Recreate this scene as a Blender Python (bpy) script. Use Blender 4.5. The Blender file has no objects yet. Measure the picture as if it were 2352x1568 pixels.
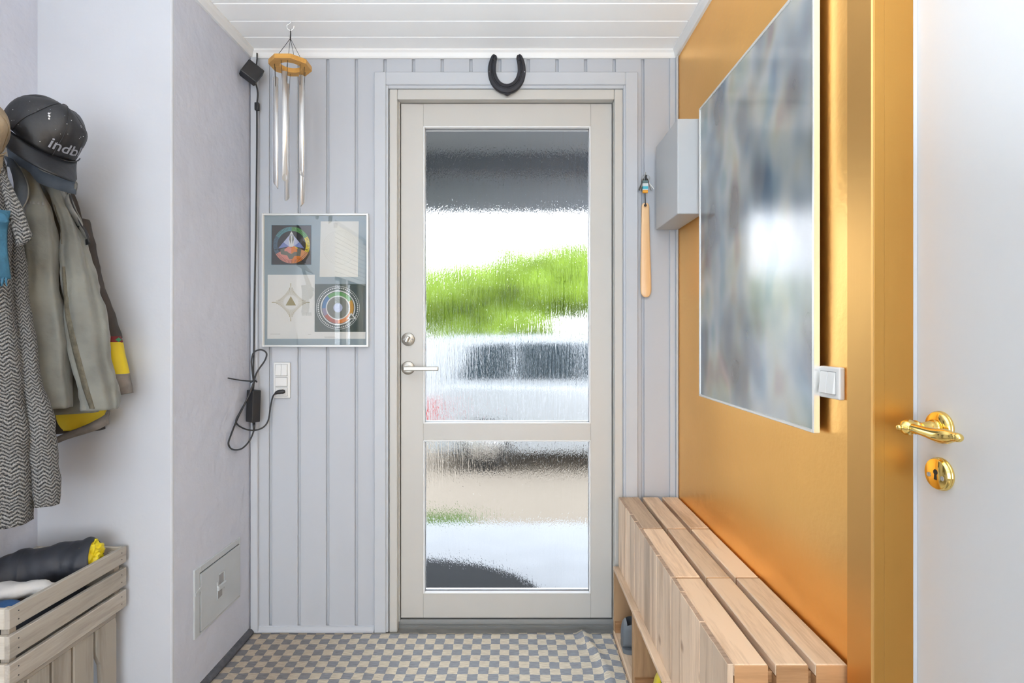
import bpy, bmesh, math, random
from mathutils import Vector, Matrix, noise

random.seed(7)
PI = math.pi
SC = bpy.context.scene
COL = SC.collection

# ------------------------------------------------------------------ camera
F, CX, CY, EYE = 1250.0, 1180.0, 770.0, 1.166
cam = bpy.data.cameras.new('camera')
cam.sensor_width = 36.0
cam.lens = 36.0 * F / 2352.0
cam.shift_x = -(CX - 1176) / 2352.0
cam.shift_y = -(784 - CY) / 2352.0
cam.clip_start = 0.02
cam_o = bpy.data.objects.new('camera', cam)
cam_o.location = (0, 0, EYE)
cam_o.rotation_euler = (PI / 2, 0, 0)
COL.objects.link(cam_o)
SC.camera = cam_o

# ------------------------------------------------------------------ sky, daylight, exposure
w = bpy.data.worlds.new('overcast_sky')
SC.world = w
w.use_nodes = True
nt = w.node_tree
nt.nodes.clear()
wo = nt.nodes.new('ShaderNodeOutputWorld')
bg = nt.nodes.new('ShaderNodeBackground')
tc = nt.nodes.new('ShaderNodeTexCoord')
sep = nt.nodes.new('ShaderNodeSeparateXYZ')
rp = nt.nodes.new('ShaderNodeValToRGB')
rp.color_ramp.elements[0].position = 0.0
rp.color_ramp.elements[0].color = (0.92, 0.95, 1.0, 1)
rp.color_ramp.elements[1].position = 1.0
rp.color_ramp.elements[1].color = (0.80, 0.89, 1.0, 1)
nt.links.new(tc.outputs['Generated'], sep.inputs[0])
nt.links.new(sep.outputs['Z'], rp.inputs[0])
nt.links.new(rp.outputs[0], bg.inputs['Color'])
bg.inputs['Strength'].default_value = 4.0
nt.links.new(bg.outputs[0], wo.inputs[0])


def area(name, loc, rot, sx, sy, power, col):
    l = bpy.data.lights.new(name, 'AREA')
    l.shape = 'RECTANGLE'
    l.size, l.size_y = sx, sy
    l.energy = power
    l.color = col
    o = bpy.data.objects.new(name, l)
    o.location, o.rotation_euler = loc, rot
    COL.objects.link(o)
    return o


REAR_Y = -1.75
# fill light at an added, unseen rear window; daylight from the left wall's window
area('added_rear_fill', (-0.33, REAR_Y - 0.32, 1.02), (math.radians(125), 0, 0), 1.9, 1.9, 54, (0.79, 0.90, 1.0))
area('daylight_left_window', (-1.78, -0.60, 2.10), (0, math.radians(-55), 0), 0.7, 1.1, 9, (0.94, 0.97, 1.0))
up = area('added_uplight', (0.12, -0.22, 0.76), (PI, 0, 0), 0.30, 0.30, 69, (0.79, 0.90, 1.0))  # added light aimed upwards, out of view, to lift the ceiling
up.data.spread = math.radians(124)
up.data.shape = 'DISK'

vs = SC.view_settings
SC.display_settings.display_device = 'sRGB'
vs.view_transform = 'Standard'
vs.look = 'None'
vs.exposure = 0.12
vs.gamma = 1.0
vs.use_curve_mapping = False
cy = SC.cycles
cy.max_bounces = 14
cy.diffuse_bounces = 5
cy.glossy_bounces = 5
cy.transmission_bounces = 10
cy.transparent_max_bounces = 12
cy.blur_glossy = 0.6
cy.sample_clamp_indirect = 6.0
cy.use_denoising = True


# ------------------------------------------------------------------ helpers
def P(px, py, d):
    """the point at depth d (metres from the camera plane) that the photograph shows at pixel px, py"""
    return Vector(((px - CX) * d / F, d, EYE + (CY - py) * d / F))


WL = {}


def empty(name, loc, label=None, cat=None, group=None):
    o = bpy.data.objects.new(name, None)
    o.empty_display_size = 0.05
    COL.objects.link(o)
    o.location = loc
    WL[o.name] = Vector(loc)
    if label:
        o['label'] = label
        o['category'] = cat
    if group:
        o['group'] = group
    return o


def tag(o, label, cat, group=None):
    o['label'] = label
    o['category'] = cat
    if group:
        o['group'] = group
    return o


def obj(name, bm, mats, parent=None, smooth=False, origin=None, kind=None):
    """link a bmesh given in world coordinates as one mesh object, its origin at its own middle"""
    me = bpy.data.meshes.new(name)
    if not isinstance(mats, (list, tuple)):
        mats = [mats]
    if origin is None:
        n = max(1, len(bm.verts))
        lo = Vector([min(v.co[i] for v in bm.verts) for i in range(3)])
        hi = Vector([max(v.co[i] for v in bm.verts) for i in range(3)])
        origin = (lo + hi) / 2
    origin = Vector(origin)
    for v in bm.verts:
        v.co -= origin
    if smooth:
        for f in bm.faces:
            f.smooth = True
    bm.to_mesh(me)
    bm.free()
    for m in mats:
        me.materials.append(m)
    o = bpy.data.objects.new(name, me)
    COL.objects.link(o)
    WL[o.name] = origin
    if parent is not None:
        o.parent = parent
        o.location = origin - WL[parent.name]
    else:
        o.location = origin
    if kind:
        o['kind'] = kind
    return o


def struct(name, bm, mats, **k):
    o = obj(name, bm, mats, **k)
    o['kind'] = 'structure'
    return o


def twin(src, parent, loc):
    """another object on the same mesh, its middle at world point loc"""
    o = src.copy()
    COL.objects.link(o)
    WL[o.name] = Vector(loc)
    o.parent = parent
    o.location = Vector(loc) - (WL[parent.name] if parent else Vector())
    return o


def BM():
    return bmesh.new()


def box(bm, x0, x1, y0, y1, z0, z1, bev=0.0, seg=1, mi=0):
    r = bmesh.ops.create_cube(bm, size=1.0)
    vs_ = r['verts']
    for v in vs_:
        v.co = Vector(((x0 + x1) / 2 + v.co.x * (x1 - x0), (y0 + y1) / 2 + v.co.y * (y1 - y0), (z0 + z1) / 2 + v.co.z * (z1 - z0)))
    fs = {f for v in vs_ for f in v.link_faces}
    for f in fs:
        f.material_index = mi
    if bev > 0:
        es = list({e for v in vs_ for e in v.link_edges})
        rr = bmesh.ops.bevel(bm, geom=es, offset=bev, segments=seg, affect='EDGES', profile=0.5)
        for f in rr['faces']:
            f.material_index = mi
    return vs_


def bbox(x0, x1, y0, y1, z0, z1, bev=0.0, seg=1):
    bm = BM()
    box(bm, x0, x1, y0, y1, z0, z1, bev, seg)
    return bm


def xform(bm, verts, m):
    for v in verts:
        v.co = m @ v.co


def loft(bm, rings, cap0=True, cap1=True, closed=True, mi=0, uv=False):
    """skin a list of rings of points; with uv, u and v run in metres"""
    lay = bm.loops.layers.uv.verify() if uv else None
    vr = [[bm.verts.new(p) for p in r] for r in rings]
    n = len(rings[0])
    if uv:
        us = [0.0]
        mid = rings[len(rings) // 2]
        for i in range(n):
            us.append(us[-1] + (mid[(i + 1) % n] - mid[i]).length)
        vv = [0.0]
        for j in range(len(rings) - 1):
            vv.append(vv[-1] + sum((rings[j + 1][i] - rings[j][i]).length for i in range(n)) / n)
    for j in range(len(rings) - 1):
        for i in range(n if closed else n - 1):
            k = (i + 1) % n
            f = bm.faces.new((vr[j][i], vr[j][k], vr[j + 1][k], vr[j + 1][i]))
            f.material_index = mi
            if uv:
                for lp, (a, b) in zip(f.loops, ((us[i], vv[j]), (us[i + 1], vv[j]), (us[i + 1], vv[j + 1]), (us[i], vv[j + 1]))):
                    lp[lay].uv = (a, b)
    if cap0:
        bm.faces.new(list(reversed(vr[0]))).material_index = mi
    if cap1:
        bm.faces.new(vr[-1]).material_index = mi
    return vr


def catmull(pts, per=6):
    out = []
    n = len(pts)
    for i in range(n - 1):
        p0, p1, p2, p3 = pts[max(0, i - 1)], pts[i], pts[i + 1], pts[min(n - 1, i + 2)]
        for k in range(per):
            t = k / per
            out.append(tuple(0.5 * (2 * b + (c - a) * t + (2 * a - 5 * b + 4 * c - e) * t * t + (3 * b - a - 3 * c + e) * t ** 3)
                             for a, b, c, e in zip(p0, p1, p2, p3)))
    out.append(tuple(pts[-1]))
    return out


def tube(bm, pts, r, n=8, smooth_per=0, mi=0, caps=True):
    """round tube along points; r a number or a list"""
    if smooth_per:
        if isinstance(r, (list, tuple)):
            q = catmull([tuple(p) + (rr,) for p, rr in zip(pts, r)], smooth_per)
            pts = [Vector(a[:3]) for a in q]
            r = [a[3] for a in q]
        else:
            pts = [Vector(a) for a in catmull([tuple(p) for p in pts], smooth_per)]
    pts = [Vector(p) for p in pts]
    rs = r if isinstance(r, (list, tuple)) else [r] * len(pts)
    t0 = (pts[1] - pts[0]).normalized()
    up = Vector((0, 0, 1)) if abs(t0.z) < 0.9 else Vector((1, 0, 0))
    nrm = (up - t0 * up.dot(t0)).normalized()
    rings = []
    for i, p in enumerate(pts):
        t = (pts[min(i + 1, len(pts) - 1)] - pts[max(i - 1, 0)]).normalized()
        nrm = (nrm - t * nrm.dot(t)).normalized()
        b = t.cross(nrm)
        rings.append([p + (nrm * math.cos(a) + b * math.sin(a)) * rs[i] for a in [2 * PI * k / n for k in range(n)]])
    return loft(bm, rings, caps, caps, mi=mi)


def lathe(bm, prof, origin, axis, n=32, mi=0):
    """prof: (radius, distance along axis) pairs"""
    axis = Vector(axis).normalized()
    up = Vector((0, 0, 1)) if abs(axis.z) < 0.9 else Vector((1, 0, 0))
    a = (up - axis * up.dot(axis)).normalized()
    b = axis.cross(a)
    o = Vector(origin)
    rings = [[o + axis * h + (a * math.cos(t) + b * math.sin(t)) * max(r, 1e-5) for t in [2 * PI * k / n for k in range(n)]] for r, h in prof]
    return loft(bm, rings, True, True, mi=mi)


def prism(bm, pts, vec, mi=0):
    """a flat outline pushed along vec"""
    a = [bm.verts.new(p) for p in pts]
    b = [bm.verts.new(Vector(p) + Vector(vec)) for p in pts]
    n = len(pts)
    bm.faces.new(list(reversed(a))).material_index = mi
    bm.faces.new(b).material_index = mi
    for i in range(n):
        k = (i + 1) % n
        bm.faces.new((a[i], a[k], b[k], b[i])).material_index = mi
    bmesh.ops.recalc_face_normals(bm, faces=bm.faces)


def sphere(bm, c, r, u=16, v=10, scale=(1, 1, 1), mi=0):
    rr = bmesh.ops.create_uvsphere(bm, u_segments=u, v_segments=v, radius=r)
    for vv in rr['verts']:
        vv.co = Vector((vv.co.x * scale[0], vv.co.y * scale[1], vv.co.z * scale[2])) + Vector(c)
        for f in vv.link_faces:
            f.material_index = mi
    return rr['verts']


def strip_x(bm, x0, x1, prof):
    """extrude a (y, z) outline from x0 to x1"""
    prism(bm, [(x0, y, z) for y, z in prof], (x1 - x0, 0, 0))


def strip_y(bm, y0, y1, prof):
    prism(bm, [(x, y0, z) for x, z in prof], (0, y1 - y0, 0))


# ------------------------------------------------------------------ materials
def new_mat(name):
    m = bpy.data.materials.new(name)
    m.use_nodes = True
    t = m.node_tree
    return m, t, t.nodes['Principled BSDF']


def N(t, kind, **k):
    n = t.nodes.new(kind)
    for a, b in k.items():
        setattr(n, a, b)
    return n


def c4(c):
    return (c[0], c[1], c[2], 1)


def mat(name, col, rough=0.5, metal=0.0, var=0.06, vscale=6.0, bump=0.0, bscale=60.0, stretch=(1, 1, 1), spec=None,
        sheen=0.0, coat=0.0, coord='Object', rnd=0.0, coat_rough=0.1):
    m, t, b = new_mat(name)
    L = t.links.new
    tcn = N(t, 'ShaderNodeTexCoord')
    mp = N(t, 'ShaderNodeMapping')
    mp.inputs['Scale'].default_value = stretch
    L(tcn.outputs[coord], mp.inputs[0])
    no = N(t, 'ShaderNodeTexNoise')
    no.inputs['Scale'].default_value = vscale
    no.inputs['Detail'].default_value = 5
    L(mp.outputs[0], no.inputs[0])
    ra = N(t, 'ShaderNodeValToRGB')
    ra.color_ramp.elements[0].position, ra.color_ramp.elements[1].position = 0.3, 0.7
    ra.color_ramp.elements[0].color = c4([max(0, c * (1 - var)) for c in col])
    ra.color_ramp.elements[1].color = c4([min(1, c * (1 + var)) for c in col])
    L(no.outputs[0], ra.inputs[0])
    out = ra.outputs[0]
    if rnd:
        oi = N(t, 'ShaderNodeObjectInfo')
        hs = N(t, 'ShaderNodeHueSaturation')
        mr = N(t, 'ShaderNodeMapRange')
        mr.inputs['To Min'].default_value, mr.inputs['To Max'].default_value = 1 - rnd, 1 + rnd
        L(oi.outputs['Random'], mr.inputs[0])
        L(mr.outputs[0], hs.inputs['Value'])
        L(out, hs.inputs['Color'])
        out = hs.outputs[0]
    L(out, b.inputs['Base Color'])
    b.inputs['Roughness'].default_value = rough
    b.inputs['Metallic'].default_value = metal
    if spec is not None:
        b.inputs['Specular IOR Level'].default_value = spec
    b.inputs['Sheen Weight'].default_value = sheen
    b.inputs['Coat Weight'].default_value = coat
    b.inputs['Coat Roughness'].default_value = coat_rough
    if bump:
        n2 = N(t, 'ShaderNodeTexNoise')
        n2.inputs['Scale'].default_value = bscale
        n2.inputs['Detail'].default_value = 4
        L(mp.outputs[0], n2.inputs[0])
        bu = N(t, 'ShaderNodeBump')
        bu.inputs['Strength'].default_value = 1.0
        bu.inputs['Distance'].default_value = bump
        L(n2.outputs[0], bu.inputs['Height'])
        L(bu.outputs[0], b.inputs['Normal'])
    return m


def wood(name, light, dark, axis, rough=0.5, rnd=0.18, grain=9.0, knots=True, bump=0.0004, spec=0.3):
    """sawn wood: grain running along axis, a few darker streaks and knots, tone varied from piece to piece"""
    m, t, b = new_mat(name)
    L = t.links.new
    tcn = N(t, 'ShaderNodeTexCoord')
    oi = N(t, 'ShaderNodeObjectInfo')
    off = N(t, 'ShaderNodeVectorMath', operation='SCALE')
    off.inputs[0].default_value = (37.0, 19.0, 53.0)
    L(oi.outputs['Random'], off.inputs['Scale'])
    add = N(t, 'ShaderNodeVectorMath', operation='ADD')
    L(tcn.outputs['Object'], add.inputs[0])
    L(off.outputs[0], add.inputs[1])
    mp = N(t, 'ShaderNodeMapping')
    s = [grain, grain, grain]
    s['xyz'.index(axis)] = grain * 0.08
    mp.inputs['Scale'].default_value = s
    L(add.outputs[0], mp.inputs[0])
    no = N(t, 'ShaderNodeTexNoise')
    no.inputs['Scale'].default_value = 2.2
    no.inputs['Detail'].default_value = 4
    no.inputs['Distortion'].default_value = 1.2
    L(mp.outputs[0], no.inputs[0])
    fine = N(t, 'ShaderNodeTexNoise')
    fine.inputs['Scale'].default_value = 26
    fine.inputs['Detail'].default_value = 3
    L(mp.outputs[0], fine.inputs[0])
    mx = N(t, 'ShaderNodeMath', operation='MULTIPLY_ADD')
    L(fine.outputs[0], mx.inputs[0])
    mx.inputs[1].default_value = 0.35
    L(no.outputs[0], mx.inputs[2])
    ra = N(t, 'ShaderNodeValToRGB')
    e = ra.color_ramp.elements
    e[0].position, e[0].color = 0.42, c4(dark)
    e[1].position, e[1].color = 0.74, c4(light)
    L(mx.outputs[0], ra.inputs[0])
    out = ra.outputs[0]
    if knots:
        vo = N(t, 'ShaderNodeTexVoronoi')
        vo.inputs['Scale'].default_value = 7.0
        L(add.outputs[0], vo.inputs['Vector'])
        kr = N(t, 'ShaderNodeValToRGB')
        kr.color_ramp.elements[0].position, kr.color_ramp.elements[1].position = 0.04, 0.12
        kr.color_ramp.elements[0].color = (0.45, 0.36, 0.30, 1)
        kr.color_ramp.elements[1].color = (1, 1, 1, 1)
        L(vo.outputs['Distance'], kr.inputs[0])
        mm = N(t, 'ShaderNodeMix', data_type='RGBA', blend_type='MULTIPLY')
        mm.inputs['Factor'].default_value = 0.8
        L(out, mm.inputs['A'])
        L(kr.outputs[0], mm.inputs['B'])
        out = mm.outputs['Result']
    hs = N(t, 'ShaderNodeHueSaturation')
    mr = N(t, 'ShaderNodeMapRange')
    mr.inputs['To Min'].default_value, mr.inputs['To Max'].default_value = 1 - rnd, 1 + rnd
    L(oi.outputs['Random'], mr.inputs[0])
    L(mr.outputs[0], hs.inputs['Value'])
    L(out, hs.inputs['Color'])
    L(hs.outputs[0], b.inputs['Base Color'])
    b.inputs['Roughness'].default_value = rough
    b.inputs['Specular IOR Level'].default_value = spec
    bu = N(t, 'ShaderNodeBump')
    bu.inputs['Distance'].default_value = bump
    L(mx.outputs[0], bu.inputs['Height'])
    L(bu.outputs[0], b.inputs['Normal'])
    return m


def thin_glass(name, refl=1.0, rough=0.0, tint=(1, 1, 1)):
    m = bpy.data.materials.new(name)
    m.use_nodes = True
    t = m.node_tree
    t.nodes.clear()
    L = t.links.new
    o = N(t, 'ShaderNodeOutputMaterial')
    mix = N(t, 'ShaderNodeMixShader')
    tr = N(t, 'ShaderNodeBsdfTransparent')
    tr.inputs[0].default_value = c4(tint)
    gl = N(t, 'ShaderNodeBsdfGlossy')
    gl.inputs['Roughness'].default_value = rough
    fr = N(t, 'ShaderNodeFresnel')
    fr.inputs['IOR'].default_value = 1.5
    mu = N(t, 'ShaderNodeMath', operation='MULTIPLY')
    mu.use_clamp = True
    mu.inputs[1].default_value = refl
    L(fr.outputs[0], mu.inputs[0])
    L(mu.outputs[0], mix.inputs[0])
    L(tr.outputs[0], mix.inputs[1])
    L(gl.outputs[0], mix.inputs[2])
    L(mix.outputs[0], o.inputs[0])
    return m


def rain_glass(name):
    """patterned glass: short vertical runnels pressed into one face"""
    m, t, b = new_mat(name)
    L = t.links.new
    b.inputs['Base Color'].default_value = (0.97, 0.985, 1.0, 1)
    b.inputs['Transmission Weight'].default_value = 1.0
    b.inputs['Roughness'].default_value = 0.075
    b.inputs['IOR'].default_value = 1.40
    b.inputs['Specular Tint'].default_value = (0.35, 0.35, 0.35, 1)
    tcn = N(t, 'ShaderNodeTexCoord')

    def layer(sx, sz, detail, dist):
        mp = N(t, 'ShaderNodeMapping')
        mp.inputs['Scale'].default_value = (sx, 1.0, sz)
        L(tcn.outputs['Object'], mp.inputs[0])
        n = N(t, 'ShaderNodeTexNoise')
        n.inputs['Scale'].default_value = 1.0
        n.inputs['Detail'].default_value = detail
        n.inputs['Distortion'].default_value = dist
        L(mp.outputs[0], n.inputs[0])
        return n.outputs[0]
    a = layer(88, 7.5, 1.0, 0.35)
    c = layer(220, 62, 1.0, 0.5)
    ma = N(t, 'ShaderNodeMath', operation='MULTIPLY_ADD')
    L(c, ma.inputs[0])
    ma.inputs[1].default_value = 0.24
    L(a, ma.inputs[2])
    bu = N(t, 'ShaderNodeBump')
    bu.inputs['Strength'].default_value = 1.0
    bu.inputs['Distance'].default_value = 0.0062
    L(ma.outputs[0], bu.inputs['Height'])
    L(bu.outputs[0], b.inputs['Normal'])
    return m


def rug_mat(name):
    """woven check in blue-grey and cream, shade towards the left wall mixed into the colour"""
    m, t, b = new_mat(name)
    L = t.links.new
    tcn = N(t, 'ShaderNodeTexCoord')
    mp = N(t, 'ShaderNodeMapping')
    L(tcn.outputs['UV'], mp.inputs[0])
    nz = N(t, 'ShaderNodeTexNoise')
    nz.inputs['Scale'].default_value = 38
    nz.inputs['Detail'].default_value = 4
    L(mp.outputs[0], nz.inputs[0])
    sc = N(t, 'ShaderNodeVectorMath', operation='SCALE')
    sc.inputs['Scale'].default_value = 0.009
    L(nz.outputs['Color'], sc.inputs[0])
    ad = N(t, 'ShaderNodeVectorMath', operation='ADD')
    L(mp.outputs[0], ad.inputs[0])
    L(sc.outputs[0], ad.inputs[1])
    ch = N(t, 'ShaderNodeTexChecker')
    ch.inputs['Scale'].default_value = 1 / 0.0355
    ch.inputs['Color1'].default_value = (0.86, 0.79, 0.65, 1)
    ch.inputs['Color2'].default_value = (0.36, 0.385, 0.43, 1)
    L(ad.outputs[0], ch.inputs['Vector'])
    # weft ribs and lint
    st = N(t, 'ShaderNodeMapping')
    st.inputs['Scale'].default_value = (40, 420, 1)
    L(tcn.outputs['UV'], st.inputs[0])
    n2 = N(t, 'ShaderNodeTexNoise')
    n2.inputs['Scale'].default_value = 1.0
    n2.inputs['Detail'].default_value = 3
    L(st.outputs[0], n2.inputs[0])
    r2 = N(t, 'ShaderNodeValToRGB')
    r2.color_ramp.elements[0].position, r2.color_ramp.elements[1].position = 0.3, 0.65
    r2.color_ramp.elements[0].color = (0.62, 0.60, 0.58, 1)
    r2.color_ramp.elements[1].color = (1.05, 1.05, 1.05, 1)
    L(n2.outputs[0], r2.inputs[0])
    m1 = N(t, 'ShaderNodeMix', data_type='RGBA', blend_type='MULTIPLY')
    m1.inputs['Factor'].default_value = 0.9
    L(ch.outputs[0], m1.inputs['A'])
    L(r2.outputs[0], m1.inputs['B'])
    # shade along the left side, painted in as a browner tint
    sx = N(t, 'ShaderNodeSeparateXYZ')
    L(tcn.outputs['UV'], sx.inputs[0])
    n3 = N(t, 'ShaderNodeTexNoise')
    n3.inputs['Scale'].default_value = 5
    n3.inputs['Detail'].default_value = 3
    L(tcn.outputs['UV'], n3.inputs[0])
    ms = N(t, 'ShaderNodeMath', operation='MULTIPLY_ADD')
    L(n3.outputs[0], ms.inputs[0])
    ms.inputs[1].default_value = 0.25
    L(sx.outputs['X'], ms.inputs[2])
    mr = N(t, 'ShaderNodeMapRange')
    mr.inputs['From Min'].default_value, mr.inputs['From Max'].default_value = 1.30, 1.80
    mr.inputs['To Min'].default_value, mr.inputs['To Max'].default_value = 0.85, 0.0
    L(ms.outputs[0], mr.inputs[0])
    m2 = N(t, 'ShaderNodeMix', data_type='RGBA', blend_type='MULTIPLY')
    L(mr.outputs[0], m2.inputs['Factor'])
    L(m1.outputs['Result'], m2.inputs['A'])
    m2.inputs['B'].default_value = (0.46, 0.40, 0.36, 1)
    L(m2.outputs['Result'], b.inputs['Base Color'])
    b.inputs['Roughness'].default_value = 0.85
    b.inputs['Specular IOR Level'].default_value = 0.25
    bu = N(t, 'ShaderNodeBump')
    bu.inputs['Distance'].default_value = 0.002
    L(n2.outputs[0], bu.inputs['Height'])
    L(bu.outputs[0], b.inputs['Normal'])
    return m


def herringbone(name):
    m, t, b = new_mat(name)
    L = t.links.new
    tcn = N(t, 'ShaderNodeTexCoord')
    nz = N(t, 'ShaderNodeTexNoise')
    nz.inputs['Scale'].default_value = 60
    L(tcn.outputs['UV'], nz.inputs[0])
    sc = N(t, 'ShaderNodeVectorMath', operation='SCALE')
    sc.inputs['Scale'].default_value = 0.007
    L(nz.outputs['Color'], sc.inputs[0])
    ad = N(t, 'ShaderNodeVectorMath', operation='ADD')
    L(tcn.outputs['UV'], ad.inputs[0])
    L(sc.outputs[0], ad.inputs[1])
    sx = N(t, 'ShaderNodeSeparateXYZ')
    L(ad.outputs[0], sx.inputs[0])
    pp = N(t, 'ShaderNodeMath', operation='PINGPONG')
    L(sx.outputs['X'], pp.inputs[0])
    pp.inputs[1].default_value = 0.012
    s = N(t, 'ShaderNodeMath', operation='MULTIPLY_ADD')
    L(pp.outputs[0], s.inputs[0])
    s.inputs[1].default_value = 0.8
    L(sx.outputs['Y'], s.inputs[2])
    k = N(t, 'ShaderNodeMath', operation='MULTIPLY')
    L(s.outputs[0], k.inputs[0])
    k.inputs[1].default_value = 2 * PI / 0.0088
    si = N(t, 'ShaderNodeMath', operation='SINE')
    L(k.outputs[0], si.inputs[0])
    n2 = N(t, 'ShaderNodeTexNoise')
    n2.inputs['Scale'].default_value = 420
    L(tcn.outputs['UV'], n2.inputs[0])
    ma = N(t, 'ShaderNodeMath', operation='MULTIPLY_ADD')
    L(n2.outputs[0], ma.inputs[0])
    ma.inputs[1].default_value = 5.2
    L(si.outputs[0], ma.inputs[2])
    ra = N(t, 'ShaderNodeValToRGB')
    ra.color_ramp.elements[0].position, ra.color_ramp.elements[0].color = 0.30, (0.020, 0.021, 0.024, 1)
    ra.color_ramp.elements[1].position, ra.color_ramp.elements[1].color = 0.76, (0.47, 0.455, 0.44, 1)
    mr = N(t, 'ShaderNodeMapRange')
    mr.inputs['From Min'].default_value, mr.inputs['From Max'].default_value = 0.3, 4.9
    L(ma.outputs[0], mr.inputs[0])
    L(mr.outputs[0], ra.inputs[0])
    L(ra.outputs[0], b.inputs['Base Color'])
    b.inputs['Roughness'].default_value = 0.95
    b.inputs['Specular IOR Level'].default_value = 0.1
    b.inputs['Sheen Weight'].default_value = 0.15
    bu = N(t, 'ShaderNodeBump')
    bu.inputs['Distance'].default_value = 0.002
    L(ma.outputs[0], bu.inputs['Height'])
    L(bu.outputs[0], b.inputs['Normal'])
    return m


def poster_mat(name):
    """a soft-focus print: unsharp blotches of grey, blue, cream and green"""
    m, t, b = new_mat(name)
    L = t.links.new
    tcn = N(t, 'ShaderNodeTexCoord')

    def blot(scale, off, pos, cols):
        mp = N(t, 'ShaderNodeMapping')
        mp.inputs['Location'].default_value = off
        mp.inputs['Scale'].default_value = (1, 1.25, 0.8)
        L(tcn.outputs['Object'], mp.inputs[0])
        n = N(t, 'ShaderNodeTexNoise')
        n.inputs['Scale'].default_value = scale
        n.inputs['Detail'].default_value = 0.6
        L(mp.outputs[0], n.inputs[0])
        r = N(t, 'ShaderNodeValToRGB')
        r.color_ramp.interpolation = 'B_SPLINE'
        while len(r.color_ramp.elements) < len(cols):
            r.color_ramp.elements.new(0.5)
        for e, p_, c_ in zip(r.color_ramp.elements, pos, cols):
            e.position, e.color = p_, c4(c_)
        L(n.outputs[0], r.inputs[0])
        return r.outputs[0]
    base = blot(6.5, (3, 1, 7), (0.30, 0.42, 0.5, 0.58, 0.70),
                ((0.12, 0.14, 0.19), (0.27, 0.32, 0.37), (0.40, 0.44, 0.47), (0.52, 0.54, 0.52), (0.40, 0.45, 0.37)))
    hue = blot(8, (13, 5, 2), (0.30, 0.40, 0.52, 0.62, 0.72),
               ((0.16, 0.36, 0.52), (0.60, 0.64, 0.67), (0.74, 0.73, 0.70), (0.78, 0.68, 0.50), (0.55, 0.25, 0.22)))
    mx = N(t, 'ShaderNodeMix', data_type='RGBA', blend_type='MULTIPLY')
    mx.inputs['Factor'].default_value = 0.8
    L(base, mx.inputs['A'])
    L(hue, mx.inputs['B'])
    hs = N(t, 'ShaderNodeHueSaturation')
    hs.inputs['Value'].default_value = 1.0
    hs.inputs['Saturation'].default_value = 0.85
    L(mx.outputs['Result'], hs.inputs['Color'])
    L(hs.outputs[0], b.inputs['Base Color'])
    b.inputs['Roughness'].default_value = 0.5
    b.inputs['Specular IOR Level'].default_value = 0.0
    b.inputs['Coat Weight'].default_value = 1.0
    b.inputs['Coat IOR'].default_value = 2.6
    b.inputs['Coat Roughness'].default_value = 0.12
    return m


def gold_mat(name, base, rough, axis=None, scale=70, bump=0.0006):
    m, t, b = new_mat(name)
    L = t.links.new
    tcn = N(t, 'ShaderNodeTexCoord')
    mp = N(t, 'ShaderNodeMapping')
    if axis == 'z':
        mp.inputs['Scale'].default_value = (1, 1, 0.03)
    L(tcn.outputs['Object'], mp.inputs[0])
    n = N(t, 'ShaderNodeTexNoise')
    n.inputs['Scale'].default_value = 2.5
    n.inputs['Detail'].default_value = 5
    L(tcn.outputs['Object'], n.inputs[0])
    r = N(t, 'ShaderNodeValToRGB')
    r.color_ramp.elements[0].position, r.color_ramp.elements[1].position = 0.3, 0.7
    r.color_ramp.elements[0].color = c4([c * 0.93 for c in base])
    r.color_ramp.elements[1].color = c4([min(1, c * 1.05) for c in base])
    L(n.outputs[0], r.inputs[0])
    L(r.outputs[0], b.inputs['Base Color'])
    b.inputs['Metallic'].default_value = 1.0
    b.inputs['Specular Tint'].default_value = (1.0, 0.86, 0.62, 1)
    b.inputs['Coat Weight'].default_value = 0.0 if axis else 0.4
    b.inputs['Coat Roughness'].default_value = 0.25
    b.inputs['Roughness'].default_value = rough
    n2 = N(t, 'ShaderNodeTexNoise')
    n2.inputs['Scale'].default_value = scale
    n2.inputs['Detail'].default_value = 4
    L(mp.outputs[0], n2.inputs[0])
    bu = N(t, 'ShaderNodeBump')
    bu.inputs['Distance'].default_value = bump
    L(n2.outputs[0], bu.inputs['Height'])
    L(bu.outputs[0], b.inputs['Normal'])
    return m


M = {}
M['plaster'] = mat('pale_plaster', (0.575, 0.60, 0.685), 0.8, var=0.05, vscale=3, bump=0.006, bscale=16)
M['plaster_white'] = mat('white_plaster', (0.525, 0.543, 0.585), 0.85, var=0.03, vscale=3, bump=0.003, bscale=10)
M['panel'] = mat('grey_panel_paint', (0.462, 0.482, 0.520), 0.5, var=0.02, bump=0.0002, bscale=40, stretch=(1, 1, 0.1))
M['trim_grey'] = mat('grey_trim_paint', (0.50, 0.522, 0.558), 0.45, var=0.02)
M['ceiling'] = mat('white_ceiling_paint', (0.92, 0.925, 0.925), 0.5, var=0.015)
M['white_gloss'] = mat('white_gloss_paint', (0.77, 0.77, 0.765), 0.35, var=0.01)
M['cream'] = mat('cream_door_paint', (0.525, 0.512, 0.482), 0.4, var=0.015, bump=0.00015, bscale=60, stretch=(1, 1, 0.1))
M['bead'] = mat('white_bead', (0.85, 0.86, 0.87), 0.35, var=0.01)
M['door_white'] = mat('white_door_paint', (0.57, 0.576, 0.585), 0.5, var=0.012, vscale=3, bump=0.0003, bscale=30, stretch=(1, 1, 0.25))
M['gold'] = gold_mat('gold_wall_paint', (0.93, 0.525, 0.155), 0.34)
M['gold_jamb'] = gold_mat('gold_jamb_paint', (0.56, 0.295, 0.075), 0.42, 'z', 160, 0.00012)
M['gold_trim'] = gold_mat('gold_trim_paint', (0.72, 0.42, 0.15), 0.40, 'z', 160, 0.00012)
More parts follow.
